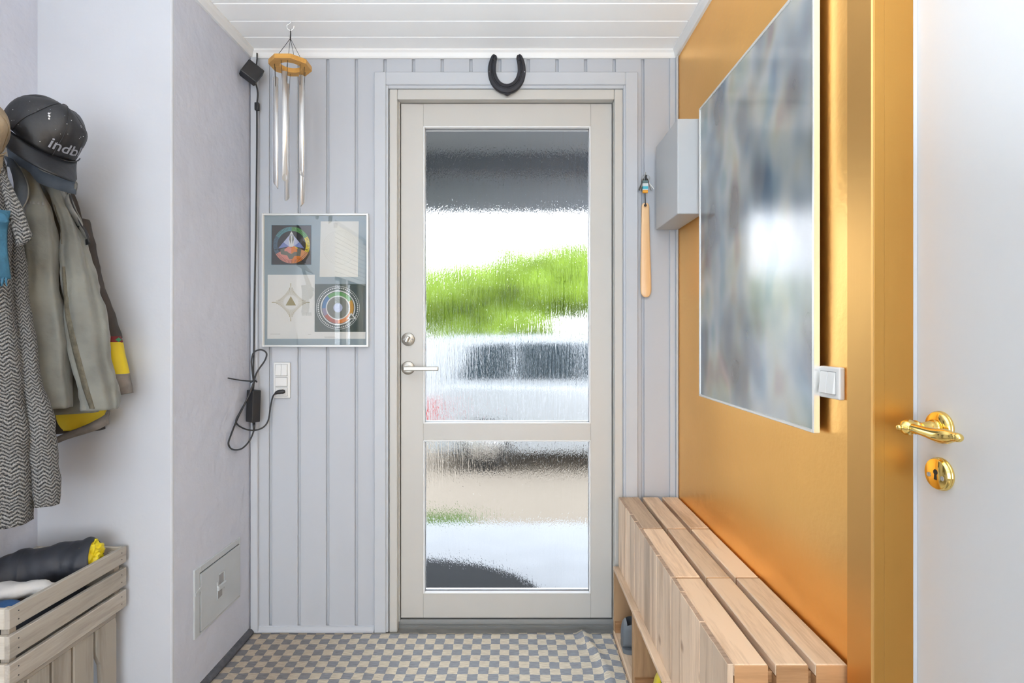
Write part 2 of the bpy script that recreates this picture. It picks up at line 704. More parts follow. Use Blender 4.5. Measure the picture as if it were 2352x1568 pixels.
M['threshold'] = mat('grey_threshold', (0.16, 0.16, 0.155), 0.45, var=0.1, bump=0.0003, stretch=(0.1, 1, 1))
M['stone'] = mat('grey_floor_tile', (0.20, 0.195, 0.185), 0.6, var=0.15, vscale=20)
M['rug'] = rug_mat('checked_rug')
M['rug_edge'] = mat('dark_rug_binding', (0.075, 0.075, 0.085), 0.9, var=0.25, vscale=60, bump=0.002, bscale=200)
M['rain'] = rain_glass('rain_glass')
M['glass'] = thin_glass('clear_glass', 2.0)
M['picture_glass'] = thin_glass('picture_glass', 2.6)
M['alu'] = mat('brushed_aluminium', (0.75, 0.75, 0.76), 0.3, 1.0, var=0.02)
M['alu_pale'] = mat('pale_aluminium', (0.82, 0.82, 0.80), 0.35, 0.7, var=0.02)
M['steel'] = mat('satin_steel', (0.46, 0.44, 0.40), 0.42, 1.0, var=0.02)
M['chime'] = mat('polished_tube', (0.93, 0.93, 0.93), 0.28, 0.8, var=0.01)
M['brass'] = mat('polished_brass', (0.90, 0.66, 0.22), 0.12, 1.0, var=0.02)
M['dark'] = mat('dark_void', (0.012, 0.012, 0.012), 0.8, var=0.0)
M['black'] = mat('black_plastic', (0.018, 0.018, 0.02), 0.45, var=0.1)
M['cable'] = mat('black_cable', (0.022, 0.022, 0.024), 0.5, var=0.1)
M['iron'] = mat('blackened_iron', (0.022, 0.022, 0.028), 0.5, 0.3, var=0.3, vscale=30, bump=0.0006, bscale=80)
M['white_plastic'] = mat('white_plastic', (0.70, 0.70, 0.69), 0.35, var=0.01)
M['seam'] = mat('seam_grey', (0.30, 0.30, 0.30), 0.6, var=0.02)
M['cabinet'] = mat('grey_cabinet_enamel', (0.49, 0.505, 0.52), 0.4, var=0.01)
M['hatch'] = mat('grey_painted_metal', (0.52, 0.545, 0.56), 0.4, 0.15, var=0.05, vscale=8)
M['ring_wood'] = wood('honey_wood', (0.62, 0.33, 0.08), (0.46, 0.22, 0.045), 'x', 0.4, 0.05, knots=False)
M['horn_wood'] = wood('pale_varnished_wood', (0.80, 0.52, 0.28), (0.72, 0.44, 0.22), 'z', 0.25, 0.05, knots=False, spec=0.5)
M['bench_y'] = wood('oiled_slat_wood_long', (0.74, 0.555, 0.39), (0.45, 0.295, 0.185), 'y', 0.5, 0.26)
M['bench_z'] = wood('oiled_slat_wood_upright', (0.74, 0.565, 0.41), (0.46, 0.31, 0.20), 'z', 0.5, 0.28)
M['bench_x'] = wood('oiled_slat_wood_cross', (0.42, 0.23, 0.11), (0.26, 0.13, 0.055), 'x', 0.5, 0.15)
M['bench_inner'] = wood('shaded_dark_box_wood', (0.44, 0.28, 0.155), (0.28, 0.165, 0.09), 'z', 0.5, 0.15)  # darker wood, with the shade inside the boxes put into its tone
M['bench_end'] = wood('slat_end_grain', (0.42, 0.30, 0.22), (0.26, 0.18, 0.13), 'x', 0.6, 0.2, grain=30, knots=False)
M['crate_y'] = wood('weathered_crate_wood_long', (0.41, 0.375, 0.33), (0.28, 0.25, 0.215), 'y', 0.75, 0.12, knots=False)
M['crate_z'] = wood('weathered_crate_wood_upright', (0.36, 0.325, 0.28), (0.23, 0.20, 0.168), 'z', 0.75, 0.12, knots=False)
M['crate_x'] = wood('weathered_crate_wood_cross', (0.56, 0.52, 0.45), (0.42, 0.37, 0.31), 'x', 0.75, 0.1, knots=False)
M['tweed'] = herringbone('herringbone_tweed')
M['khaki'] = mat('faded_khaki_cotton', (0.165, 0.165, 0.145), 0.9, var=0.28, vscale=9, bump=0.0025, bscale=45, sheen=0.2)
M['khaki_dark'] = mat('brown_khaki_seam', (0.10, 0.088, 0.062), 0.9, var=0.3, vscale=60, bump=0.002, bscale=120)
M['denim'] = mat('blue_grey_lining', (0.072, 0.088, 0.112), 0.9, var=0.25, vscale=20, bump=0.001, bscale=200)
M['piping'] = mat('pale_edge_piping', (0.20, 0.20, 0.19), 0.9, var=0.2, vscale=50)
M['brown_cloth'] = mat('dark_brown_cloth', (0.045, 0.037, 0.033), 0.9, var=0.25, vscale=15, bump=0.001, bscale=80)
M['cuff'] = mat('worn_grey_cuff', (0.17, 0.15, 0.135), 0.9, var=0.35, vscale=25, bump=0.0015, bscale=60)
M['yellow'] = mat('yellow_cloth', (0.62, 0.46, 0.01), 0.6, var=0.12, vscale=12, bump=0.001, bscale=40)
M['yellow_shiny'] = mat('yellow_coated_cloth', (0.75, 0.60, 0.01), 0.35, var=0.15, vscale=25)
M['red'] = mat('red_ribbon', (0.13, 0.008, 0.01), 0.8)
M['green_thread'] = mat('green_thread', (0.05, 0.25, 0.12), 0.8)
M['navy'] = mat('dark_navy_nylon', (0.024, 0.027, 0.037), 0.6, var=0.4, vscale=8, bump=0.003, bscale=22)
M['cap'] = mat('black_waxed_cotton', (0.009, 0.0088, 0.011), 0.5, var=0.4, vscale=10, bump=0.002, bscale=35)
M['cap_print'] = mat('grey_print', (0.25, 0.26, 0.30), 0.6, var=0.2, vscale=60)
M['paint_spot'] = mat('white_paint_spot', (0.7, 0.7, 0.72), 0.4)
M['beige'] = mat('beige_wool', (0.26, 0.195, 0.125), 0.9, var=0.2, vscale=20, bump=0.002, bscale=120)
M['blue_scarf'] = mat('blue_wool', (0.028, 0.105, 0.17), 0.9, var=0.2, vscale=40, bump=0.002, bscale=160)
M['white_cloth'] = mat('white_cotton', (0.62, 0.61, 0.60), 0.85, var=0.1, vscale=12, bump=0.003, bscale=40)
M['blue_cloth'] = mat('royal_blue_cloth', (0.016, 0.06, 0.16), 0.7, var=0.5, vscale=14, bump=0.002, bscale=60)
M['rubber'] = mat('grey_rubber', (0.17, 0.19, 0.215), 0.5, var=0.12, vscale=12, bump=0.0008, bscale=60)
M['mat_board'] = mat('blue_grey_mat_board', (0.30, 0.375, 0.41), 0.9, var=0.02)
M['paper'] = mat('off_white_paper', (0.78, 0.77, 0.73), 0.9, var=0.01)
M['paper_cream'] = mat('cream_paper', (0.70, 0.69, 0.63), 0.9, var=0.015)
M['ink_faint'] = mat('faint_ink', (0.60, 0.59, 0.53), 0.9, var=0)
M['ink'] = mat('grey_ink', (0.35, 0.34, 0.31), 0.9, var=0)
M['ink_black'] = mat('black_ink', (0.012, 0.012, 0.014), 0.7, var=0)
M['ink_gold'] = mat('gold_ink', (0.36, 0.29, 0.12), 0.5, 0.3, var=0.05)
M['ink_white'] = mat('white_ink', (0.75, 0.76, 0.74), 0.9, var=0)
M['poster'] = poster_mat('soft_focus_print')


def flat(name, c):
    M[name] = mat('ink_' + name, c, 0.9, var=0.04, vscale=40)


for n_, c_ in (('teal', (0.09, 0.30, 0.34)), ('slate', (0.06, 0.13, 0.20)), ('leaf', (0.10, 0.32, 0.08)), ('lemon', (0.75, 0.62, 0.03)),
               ('salmon', (0.68, 0.27, 0.22)), ('orange', (0.72, 0.22, 0.03)), ('peach', (0.74, 0.36, 0.18)), ('periwinkle', (0.20, 0.25, 0.52)),
               ('lilac', (0.50, 0.54, 0.72)), ('moss', (0.16, 0.17, 0.14)), ('pine', (0.055, 0.085, 0.075)), ('azure', (0.06, 0.20, 0.42)),
               ('brick', (0.40, 0.09, 0.05)), ('violet', (0.28, 0.25, 0.36)), ('amber', (0.62, 0.32, 0.04)), ('aqua', (0.15, 0.42, 0.52))):
    flat(n_, c_)
M['foliage'] = mat('young_leaves', (0.17, 0.27, 0.006), 0.7, var=0.45, vscale=5, bump=0.05, bscale=14)
M['foliage_bright'] = mat('sunlit_tint_leaves', (0.42, 0.55, 0.05), 0.7, var=0.4, vscale=5, bump=0.05, bscale=14)  # leaf colour lightened to stand in for sunlight on the shrub
M['foliage_dark'] = mat('leaves', (0.08, 0.17, 0.012), 0.7, var=0.5, vscale=6, bump=0.05, bscale=14)
M['bark'] = mat('bark', (0.10, 0.075, 0.055), 0.9, var=0.3)
M['gravel'] = mat('beige_gravel', (0.32, 0.265, 0.205), 0.95, var=0.2, vscale=30, bump=0.01, bscale=60)
M['grass'] = mat('lawn_grass', (0.10, 0.16, 0.03), 0.95, var=0.3, vscale=20, bump=0.02, bscale=60)
M['slab'] = mat('pale_concrete', (0.50, 0.512, 0.535), 0.85, var=0.06)
M['coir'] = mat('dark_rubber_mat', (0.02, 0.023, 0.027), 0.9, var=0.3, vscale=40)
M['porch'] = mat('grey_porch_boards', (0.16, 0.175, 0.195), 0.7, var=0.05)
M['porch_dark'] = mat('slate_grey_beam', (0.035, 0.043, 0.055), 0.6, var=0.05)
M['car_paint'] = mat('silver_white_car_paint', (0.44, 0.46, 0.48), 0.3, 0.1, var=0.01, coat=0.6)
M['car_glass'] = mat('tinted_car_glass', (0.03, 0.045, 0.055), 0.1, var=0)
M['tyre'] = mat('tyre_rubber', (0.02, 0.02, 0.02), 0.9)
M['tail'] = mat('red_lamp_lens', (0.55, 0.03, 0.025), 0.2)
M['siding'] = mat('white_house_paint', (0.52, 0.52, 0.53), 0.6)

# ================================================================== THE ROOM SHELL
XR, XL, YB, XA, YP, CEIL = 0.641, -1.032, 2.137, -1.438, 1.6475, 2.281
YD = YB + 0.03            # front face of the outer door's leaf


def bx(px, d=YB):
    return (px - CX) * d / F


def bz(py, d=YB):
    return EYE + (CY - py) * d / F


def wall_box(bm, axis, lo, hi, a0, a1, z0, z1, hole=None):
    """wall of thickness lo..hi across axis, a0..a1 along, with one rectangular opening (h0, h1, k0, k1)"""
    def put(b0, b1, c0, c1):
        if b1 - b0 < 1e-4 or c1 - c0 < 1e-4:
            return
        if axis == 'x':
            box(bm, lo, hi, b0, b1, c0, c1)
        else:
            box(bm, b0, b1, lo, hi, c0, c1)
    if not hole:
        put(a0, a1, z0, z1)
        return
    h0, h1, k0, k1 = hole
    put(a0, h0, z0, z1)
    put(h1, a1, z0, z1)
    put(h0, h1, z0, k0)
    put(h0, h1, k1, z1)


# floor
floor = struct('floor', bbox(-1.65, 0.85, REAR_Y - 0.05, YB + 0.2, -0.12, 0.0), M['stone'])

# back wall: a core with the doorway left open, clad in upright boards
DX0, DX1, DZ1 = bx(893), bx(1434), bz(203)
bm = BM()
wall_box(bm, 'y', YB + 0.010, YB + 0.19, XL - 0.03, XR + 0.2, 0.0, CEIL + 0.1, (DX0, DX1, -0.02, DZ1))
wall_back = struct('wall_back', bm, M['panel'])
pitch = 65.85
board_w = bx(CX + pitch - 6.2)
cache = {}
AR_TOP = bz(166)
for k in range(-5, 11):
    pl = 884 + pitch * k + 3.1
    pr = pl + pitch - 6.2
    x0, x1 = max(bx(pl), XL + 0.006), min(bx(pr), XR - 0.002)
    z0, z1 = 0.024, CEIL - 0.004
    if x1 < bx(595) or x0 > bx(1545):
        continue
    if x0 > bx(850) and x1 < bx(1470):
        z0 = AR_TOP - 0.03
    key = (round(x1 - x0, 4), round(z0, 3))
    c = Vector(((x0 + x1) / 2, YB + 0.005, (z0 + z1) / 2))
    if key in cache:
        twin(cache[key], wall_back, c)
    else:
        cache[key] = obj('wall_board', bbox(x0, x1, YB, YB + 0.010, z0, z1, 0.002), M['panel'], wall_back)

# left wall: the side of the chimney breast, and the breast's white end that faces the camera
bm = BM()
box(bm, -1.75, XL, YP + 0.006, YB + 0.19, 0, CEIL + 0.1)
struct('wall_left', bm, M['plaster'])
bm = BM()
box(bm, -1.75, XL - 0.0002, YP - 0.004, YP + 0.02, 0, CEIL + 0.1, 0.006, 3)
struct('wall_alcove_end', bm, M['plaster_white'])
# alcove side wall with a window behind the camera
WY0, WY1, WZ0, WZ1 = -1.15, -0.14, 0.98, 2.10
bm = BM()
wall_box(bm, 'x', XA - 0.16, XA, REAR_Y - 0.1, YP, 0, CEIL + 0.1, (WY0, WY1, WZ0, WZ1))
struct('wall_alcove_side', bm, M['plaster'])
# rear wall with a wide opening for the added window
RX0, RX1, RZ0, RZ1 = -1.28, 0.62, 0.08, 2.18
bm = BM()
wall_box(bm, 'y', REAR_Y - 0.1, REAR_Y, XA, 0.80, 0, CEIL + 0.1, (RX0, RX1, RZ0, RZ1))
struct('wall_rear', bm, M['plaster_white'])
# right wall, gold, with the white door's opening
OY0, OY1 = 0.10, 0.985
bm = BM()
wall_box(bm, 'x', XR, XR + 0.14, REAR_Y, YB + 0.01, 0, CEIL + 0.1, (OY0, OY1, -0.02, 2.06))
struct('wall_right', bm, M['gold'])

# ceiling of narrow white boards
ceiling = struct('ceiling', bbox(-1.65, 0.85, REAR_Y - 0.1, YB + 0.19, CEIL + 0.009, CEIL + 0.12), M['ceiling'])
cache = None
y1 = 2.035 + 0.1035
while y1 > REAR_Y:
    y0 = y1 - 0.1035
    c = Vector((-0.4, (y0 + y1) / 2, CEIL + 0.0045))
    if cache is None:
        cache = obj('ceiling_board', bbox(-1.45, 0.66, y0 + 0.0015, y1 - 0.0015, CEIL, CEIL + 0.009, 0.0028), M['ceiling'], ceiling, origin=c)
    else:
        twin(cache, ceiling, c)
    y1 = y0


def cove(y, z):
    return [(y, z), (y - 0.022, z), (y - 0.022, z - 0.006), (y - 0.016, z - 0.013), (y - 0.012, z - 0.026), (y - 0.009, z - 0.031), (y, z - 0.031)]


bm = BM()
strip_x(bm, XL, XR, cove(YB, CEIL))
struct('trim_1', bm, M['white_gloss'])
bm = BM()
strip_y(bm, YP, YB, [(XL + (YB - a), b) for a, b in cove(YB, CEIL)])
struct('trim_2', bm, M['white_gloss'])
bm = BM()
strip_y(bm, REAR_Y, YB, [(XR - (YB - a), b) for a, b in cove(YB, CEIL)])
struct('trim_3', bm, M['white_gloss'])
# corner strips
struct('trim_4', bbox(XL + 0.005, bx(595.5), YB - 0.016, YB, 0.0, CEIL - 0.03, 0.002), M['trim_grey'])
bm = BM()
box(bm, bx(1537), XR - 0.001, YB - 0.010, YB, 0.0, CEIL - 0.03, 0.002)
box(bm, bx(1549), XR - 0.001, YB - 0.026, YB - 0.010, 0.0, CEIL - 0.03, 0.002)
struct('trim_5', bm, M['trim_grey'])
# skirtings
bm = BM()
strip_x(bm, bx(595), bx(860), [(YB, 0.0), (YB - 0.014, 0.0), (YB - 0.014, 0.010), (YB - 0.008, 0.012), (YB - 0.006, 0.025), (YB, 0.027)])
struct('baseboard_back', bm, M['trim_grey'])

# door surround on the wall
AY = YB - 0.017
bm = BM()
ax0, ax1, ai0, ai1 = bx(859, AY), bx(1465.5, AY), bx(886, AY), bx(1437, AY)
at, ai = bz(164.5, AY), bz(194, AY)
box(bm, ax0, ai0, AY, YB + 0.004, 0.006, at, 0.0025)
box(bm, ai1, ax1, AY, YB + 0.004, 0.006, at, 0.0025)
box(bm, ai0, ai1, AY, YB + 0.004, ai, at, 0.0025)
struct('trim_6', bm, M['trim_grey'])
bm = BM()
by = YB - 0.010
box(bm, ai0 - 0.002, bx(893), by, YB + 0.004, 0.006, ai + 0.002, 0.0015)
box(bm, bx(1431), ai1 + 0.002, by, YB + 0.004, 0.006, ai + 0.002, 0.0015)
box(bm, bx(893), bx(1431), by, YB + 0.004, bz(205.5), ai + 0.002, 0.0015)
struct('trim_7', bm, M['trim_grey'])

# ------------------------------------------------------------------ door_1: the glazed outer door
d1 = empty('door_1', (bx(1163, YD), YB + 0.05, 0.0))
d1['kind'] = 'structure'
bm = BM()
fx0, fx1, fi0, fi1 = bx(894.5), bx(1430.5), bx(913), bx(1411)
ft, fi = bz(205.5), bz(229)
fy0 = YB - 0.004
for (a, b_, c, e) in ((fx0, fi0, 0.0, ft), (fi1, fx1, 0.0, ft), (fi0, fi1, fi, ft)):
    box(bm, a, b_, fy0, YB + 0.15, c, e, 0.004, 2)
lx0, lx1, lz0, lz1 = bx(921, YD), bx(1405.5, YD), bz(1418.5, YD), bz(238, YD)
box(bm, fi0 - 0.002, lx0 - 0.003, YB + 0.02, YB + 0.15, 0.03, lz1 + 0.006, 0.002)
box(bm, lx1 + 0.003, fi1 + 0.002, YB + 0.02, YB + 0.15, 0.03, lz1 + 0.006, 0.002)
box(bm, fi0, fi1, YB + 0.02, YB + 0.15, lz1 + 0.003, fi + 0.002, 0.002)
obj('door_frame', bm, M['cream'], d1)
bm = BM()
box(bm, lx0 - 0.004, lx0 + 0.02, YD + 0.036, YD + 0.05, 0.03, lz1 + 0.006)
box(bm, lx1 - 0.02, lx1 + 0.004, YD + 0.036, YD + 0.05, 0.03, lz1 + 0.006)
box(bm, lx0, lx1, YD + 0.036, YD + 0.05, lz1 - 0.02, lz1 + 0.006)
obj('gasket', bm, M['black'], d1)
gx0, gx1 = bx(972.5, YD), bx(1356.5, YD)
U1, U0, V1, V0 = bz(290, YD), bz(972.5, YD), bz(1011, YD), bz(1363, YD)
LT = YD + 0.044
obj('door_stile', bbox(lx0, gx0, YD, LT, lz0, lz1, 0.0015), M['cream'], d1)
obj('door_stile', bbox(gx1, lx1, YD, LT, lz0, lz1, 0.0015), M['cream'], d1)
for a, b_ in ((U1, lz1), (V1, U0), (lz0, V0)):
    obj('door_rail', bbox(gx0 + 0.0002, gx1 - 0.0002, YD + 0.0004, LT, a, b_, 0.0008), M['cream'], d1)
for z0, z1 in ((U0, U1), (V0, V1)):
    bm = BM()
    w_ = 0.0045
    for (a, b_, c, e) in ((gx0, gx0 + w_, z0, z1), (gx1 - w_, gx1, z0, z1), (gx0 + w_, gx1 - w_, z0, z0 + w_), (gx0 + w_, gx1 - w_, z1 - w_, z1)):
        box(bm, a, b_, YD - 0.001, YD + 0.016, c, e, 0.001)
    obj('glazing_bead', bm, M['bead'], d1)
    pane = obj('glass_pane', bbox(gx0 + 0.002, gx1 - 0.002, YD + 0.017, YD + 0.022, z0 + 0.002, z1 - 0.002), M['rain'], d1)
    bm = BM()
    s_ = 0.010
    for (a, b_, c, e) in ((gx0, gx0 + s_ * 0.6, z0, z1), (gx1 - s_ * 0.6, gx1, z0, z1), (gx0, gx1, z0, z0 + s_ * 0.8), (gx0, gx1, z1 - s_ * 0.8, z1)):
        box(bm, a, b_, YD + 0.0245, YD + 0.036, c, e, 0.0008)
    obj('spacer_bar', bm, M['alu'], pane)
# threshold with ridges
bm = BM()
ty = YD - 0.006
prof = [(ty, 0.0), (ty, 0.009), (ty + 0.002, 0.011), (ty, 0.0125), (ty, 0.018), (ty + 0.002, 0.0195), (ty, 0.021), (ty + 0.002, 0.028), (ty + 0.006, 0.036),
        (YB + 0.22, 0.034), (YB + 0.22, 0.0)]
strip_x(bm, bx(913), bx(1411), prof)
obj('threshold', bm, M['threshold'], d1)
# lever handle and thumb turn, satin steel
hc = P(937.5, 844.5, YD)
bm = BM()
lathe(bm, [(0.0245, 0), (0.0265, 0.001), (0.0265, 0.006), (0.025, 0.008), (0.012, 0.008), (0.0, 0.008)], hc, (0, -1, 0), 40)
rose = obj('handle_rose', bm, M['steel'], d1, True)
bm = BM()
tube(bm, [hc + Vector((0, -0.006, 0)), hc + Vector((0, -0.05, 0))], 0.0085, 16)
lv = box(bm, hc.x - 0.009, hc.x + 0.128, hc.y - 0.060, hc.y - 0.045, hc.z - 0.0085, hc.z + 0.0085, 0.0035, 2)
obj('handle_lever', bm, M['steel'], d1)
kc = P(938, 779, YD)
bm = BM()
lathe(bm, [(0.0245, 0), (0.026, 0.001), (0.026, 0.007), (0.0245, 0.009), (0.0, 0.009)], kc, (0, -1, 0), 40)
krose = obj('lock_rose', bm, M['steel'], d1, True)
bm = BM()
lathe(bm, [(0.0115, 0.009), (0.0115, 0.014), (0.0, 0.014)], kc, (0, -1, 0), 24)
vv = box(bm, -0.006, 0.006, -0.034, -0.012, -0.013, 0.013, 0.003, 2)
n0 = len(bm.verts)
for v in bm.verts:
    if abs(v.co.x) < 0.01 and abs(v.co.z) < 0.02 and v.co.y < 0:
        v.co = Matrix.Translation(kc) @ Matrix.Rotation(math.radians(24), 4, 'Y') @ v.co
obj('thumb_turn', bm, M['steel'], krose)
for s in (-1, 1):
    bm = BM()
    lathe(bm, [(0.0035, 0.0088), (0.0035, 0.0098), (0.0015, 0.0098), (0.0015, 0.0092), (0, 0.0092)], kc + Vector((s * 0.0175, 0, 0)), (0, -1, 0), 12)
    obj('screw', bm, M['seam'], krose)

# ------------------------------------------------------------------ door_2: white door in the gold wall
d2 = empty('door_2', (0.72, 0.53, 0.0))
d2['kind'] = 'structure'
obj('door_leaf', bbox(0.706, 0.746, OY0 + 0.012, 0.972, 0.008, 2.05, 0.002), M['door_white'], d2)
AX = 0.626
bm = BM()
for (a, b_, c, e) in ((0.9515, 1.0235, 0.0, 2.10), (OY0 - 0.04, OY0 + 0.03, 0.0, 2.10), (OY0 + 0.03, 0.9515, 2.032, 2.10)):
    box(bm, AX, XR + 0.004, a, b_, c, e, 0.002)
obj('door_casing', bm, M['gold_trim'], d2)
bm = BM()
for (a, b_, c, e) in ((0.9525, 0.987, 0.0, 2.06), (OY0 - 0.001, OY0 + 0.03, 0.0, 2.06), (OY0 + 0.03, 0.9525, 2.034, 2.06)):
    box(bm, AX + 0.001, 0.7, a, b_, c, e, 0.001)
box(bm, AX + 0.004, 0.648, 0.9510, 0.953, 0.0, 2.032, 0.0006)
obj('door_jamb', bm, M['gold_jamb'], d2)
bm = BM()
box(bm, 0.699, 0.7055, 0.9515, 0.96, 0.0, 2.04)
obj('door_seal', bm, M['trim_grey'], d2)
XD = 0.706
hc = Vector((XD, 0.897, EYE + (CY - 981) * 0.897 / F))
bm = BM()
lathe(bm, [(0.0258, 0), (0.0266, 0.0015), (0.0266, 0.004), (0.0255, 0.0048), (0.0262, 0.006), (0.0262, 0.0075), (0.0248, 0.009), (0.0240, 0.0105), (0.012, 0.0108), (0.0, 0.0108)],
      hc, (-1, 0, 0), 48)
rose = obj('brass_rose', bm, M['brass'], d2, True)
bm = BM()
lathe(bm, [(0.0125, 0.0105), (0.0125, 0.0145), (0.0105, 0.016), (0.0115, 0.018), (0.0095, 0.021), (0.0085, 0.032), (0.0090, 0.040), (0.0115, 0.042), (0.0115, 0.0445), (0.0095, 0.046),
           (0.0115, 0.050), (0.0130, 0.055), (0.0125, 0.060), (0.0095, 0.065), (0.0045, 0.0675), (0.0038, 0.0685), (0.0048, 0.0705), (0.0048, 0.0725), (0.0032, 0.0745), (0.0, 0.075)],
      hc, (-1, 0, 0), 28)
tube(bm, [hc + Vector((-0.055, -0.004, 0)), hc + Vector((-0.055, -0.016, 0)), hc + Vector((-0.0545, -0.036, -0.001)), hc + Vector((-0.054, -0.058, -0.002)),
          hc + Vector((-0.053, -0.076, -0.001)), hc + Vector((-0.052, -0.088, 0.0005)), hc + Vector((-0.052, -0.094, 0.001)), hc + Vector((-0.052, -0.1005, 0.001))],
     [0.0085, 0.0075, 0.0082, 0.0105, 0.0110, 0.0075, 0.0068, 0.0030], 20, 4)
sphere(bm, hc + Vector((-0.052, -0.0965, 0.001)), 0.0066, 16, 10)
obj('brass_lever', bm, M['brass'], d2, True)
bm = BM()
lathe(bm, [(0.003, 0.0106), (0.003, 0.0116), (0.001, 0.0118), (0, 0.0112)], hc + Vector((0, 0.0, -0.018)), (-1, 0, 0), 10)
obj('screw', bm, M['seam'], rose)
kc = Vector((XD, 0.897, EYE + (CY - 1088) * 0.897 / F))
bm = BM()
lathe(bm, [(0.0262, 0), (0.0270, 0.0015), (0.0270, 0.004), (0.0258, 0.0048), (0.0265, 0.006), (0.0262, 0.0075), (0.0248, 0.0085), (0.0248, 0.0100), (0.0238, 0.0110), (0.0, 0.0110)],
      kc, (-1, 0, 0), 48)
esc = obj('keyhole_plate', bm, M['brass'], d2, True)
bm = BM()
pts = [(0.0046 * math.cos(a), 0.003 + 0.0046 * math.sin(a)) for a in [math.radians(-58 + k * 296 / 16) for k in range(17)]]
pts += [(-0.0032, -0.0095), (0.0032, -0.0095)]
prism(bm, [(kc.x - 0.0113, kc.y - a, kc.z + b_) for a, b_ in pts], (0.0006, 0, 0))
obj('keyhole', bm, M['dark'], esc)
for s in (-1, 1):
    bm = BM()
    lathe(bm, [(0.0038, 0.0108), (0.0038, 0.0116), (0.0028, 0.0118), (0.0012, 0.0112), (0, 0.0112)], kc + Vector((0, s * 0.0145, -0.004)), (-1, 0, 0), 14)
    obj('screw', bm, M['seam'], esc)

# ------------------------------------------------------------------ windows behind the camera; the rear one is added for its light
def window(name, axis, at, a0, a1, z0, z1, mullions, blind_to=None):
    root = empty(name, (at, (a0 + a1) / 2, z0) if axis == 'x' else ((a0 + a1) / 2, at, z0))
    root['kind'] = 'structure'

    def bb(bm, b0, b1, c0, c1, t0, t1, bev=0.003):
        if axis == 'x':
            box(bm, at + t0, at + t1, b0, b1, c0, c1, bev)
        else:
            box(bm, b0, b1, at + t0, at + t1, c0, c1, bev)
    bm = BM()
    f_ = 0.055
    for q in ((a0, a0 + f_, z0, z1), (a1 - f_, a1, z0, z1), (a0 + f_, a1 - f_, z0, z0 + f_), (a0 + f_, a1 - f_, z1 - f_, z1)):
        bb(bm, *q, -0.03, 0.03)
    for m_ in mullions:
        bb(bm, m_ - 0.03, m_ + 0.03, z0 + f_, z1 - f_, -0.03, 0.03)
    obj('window_frame', bm, M['white_gloss'], root)
    es = [a0 + f_] + [q for m_ in mullions for q in (m_ - 0.03, m_ + 0.03)] + [a1 - f_]
    for i in range(0, len(es), 2):
        bm = BM()
        bb(bm, es[i], es[i + 1], z0 + f_, z1 - f_, -0.002, 0.002, 0)
        obj('window_pane', bm, M['glass'], root)
    bm = BM()
    bb(bm, a0 - 0.03, a1 + 0.03, z0 - 0.025, z0, 0.0 if axis == 'x' else -0.01, 0.13, 0.004)
    obj('window_sill', bm, M['white_gloss'], root)
    if blind_to:
        z = z1 - 0.07
        first = None
        while z > blind_to:
            c = Vector((at + 0.055, (a0 + a1) / 2, z))
            if first is None:
                first = obj('blind_slat', bbox(c.x - 0.002, c.x + 0.002, a0 + 0.02, a1 - 0.02, z - 0.018, z + 0.018), M['white_plastic'], root, origin=c)
            else:
                twin(first, root, c)
            z -= 0.040
    return root


window('window_1', 'x', XA - 0.08, WY0, WY1, WZ0, WZ1, [-0.62], 1.66)
window('added_rear_window', 'y', REAR_Y - 0.05, RX0, RX1, RZ0, RZ1, [-0.65, -0.01])

# baseboard_left: the rug's dark bound edge turned up against the left wall is a strip of its own
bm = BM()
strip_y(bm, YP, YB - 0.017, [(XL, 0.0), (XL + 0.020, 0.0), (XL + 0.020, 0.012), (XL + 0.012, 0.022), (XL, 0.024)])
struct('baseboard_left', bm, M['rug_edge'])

# ================================================================== OUTSIDE, BEYOND THE PATTERNED GLASS
struct('ground', bbox(-16, 16, YB + 0.2, 26, -0.60, -0.45), M['gravel'])
struct('ground_side', bbox(-16, -1.62, -12, YB + 0.2, -0.60, -0.45), M['grass'])
bm = BM()
box(bm, -1.7, 2.2, YB + 0.19, 3.45, -0.45, -0.02, 0.01)
struct('porch_slab', bm, M['slab'])
bm = BM()
box(bm, -2.2, 2.8, YB + 0.19, 4.62, 2.50, 2.56)
struct('porch_roof', bm, M['porch'])
bm = BM()
box(bm, -2.2, 2.8, 4.5, 4.62, 2.205, 2.50, 0.004)
struct('porch_fascia', bm, M['porch'])
bm = BM()
box(bm, -2.2, 2.8, 3.98, 4.12, 2.37, 2.50, 0.004)
struct('porch_beam', bm, M['porch_dark'])
for x_ in (-1.9, 2.5):
    struct('porch_post', bbox(x_ - 0.06, x_ + 0.06, 4.44, 4.56, -0.45, 2.205, 0.005), M['porch'])
bm = BM()
n_ = 40
pts = [(-0.60 + 0.62 * math.cos(a) * 1.18, 2.42 + 0.44 * math.sin(a)) for a in [PI * k / n_ for k in range(n_ + 1)]]
prism(bm, [(a, b_, -0.020) for a, b_ in pts], (0, 0, 0.016))
tag(obj('doormat', bm, M['coir']), 'dark half-round doormat on the pale slab just outside the glazed door', 'doormat')


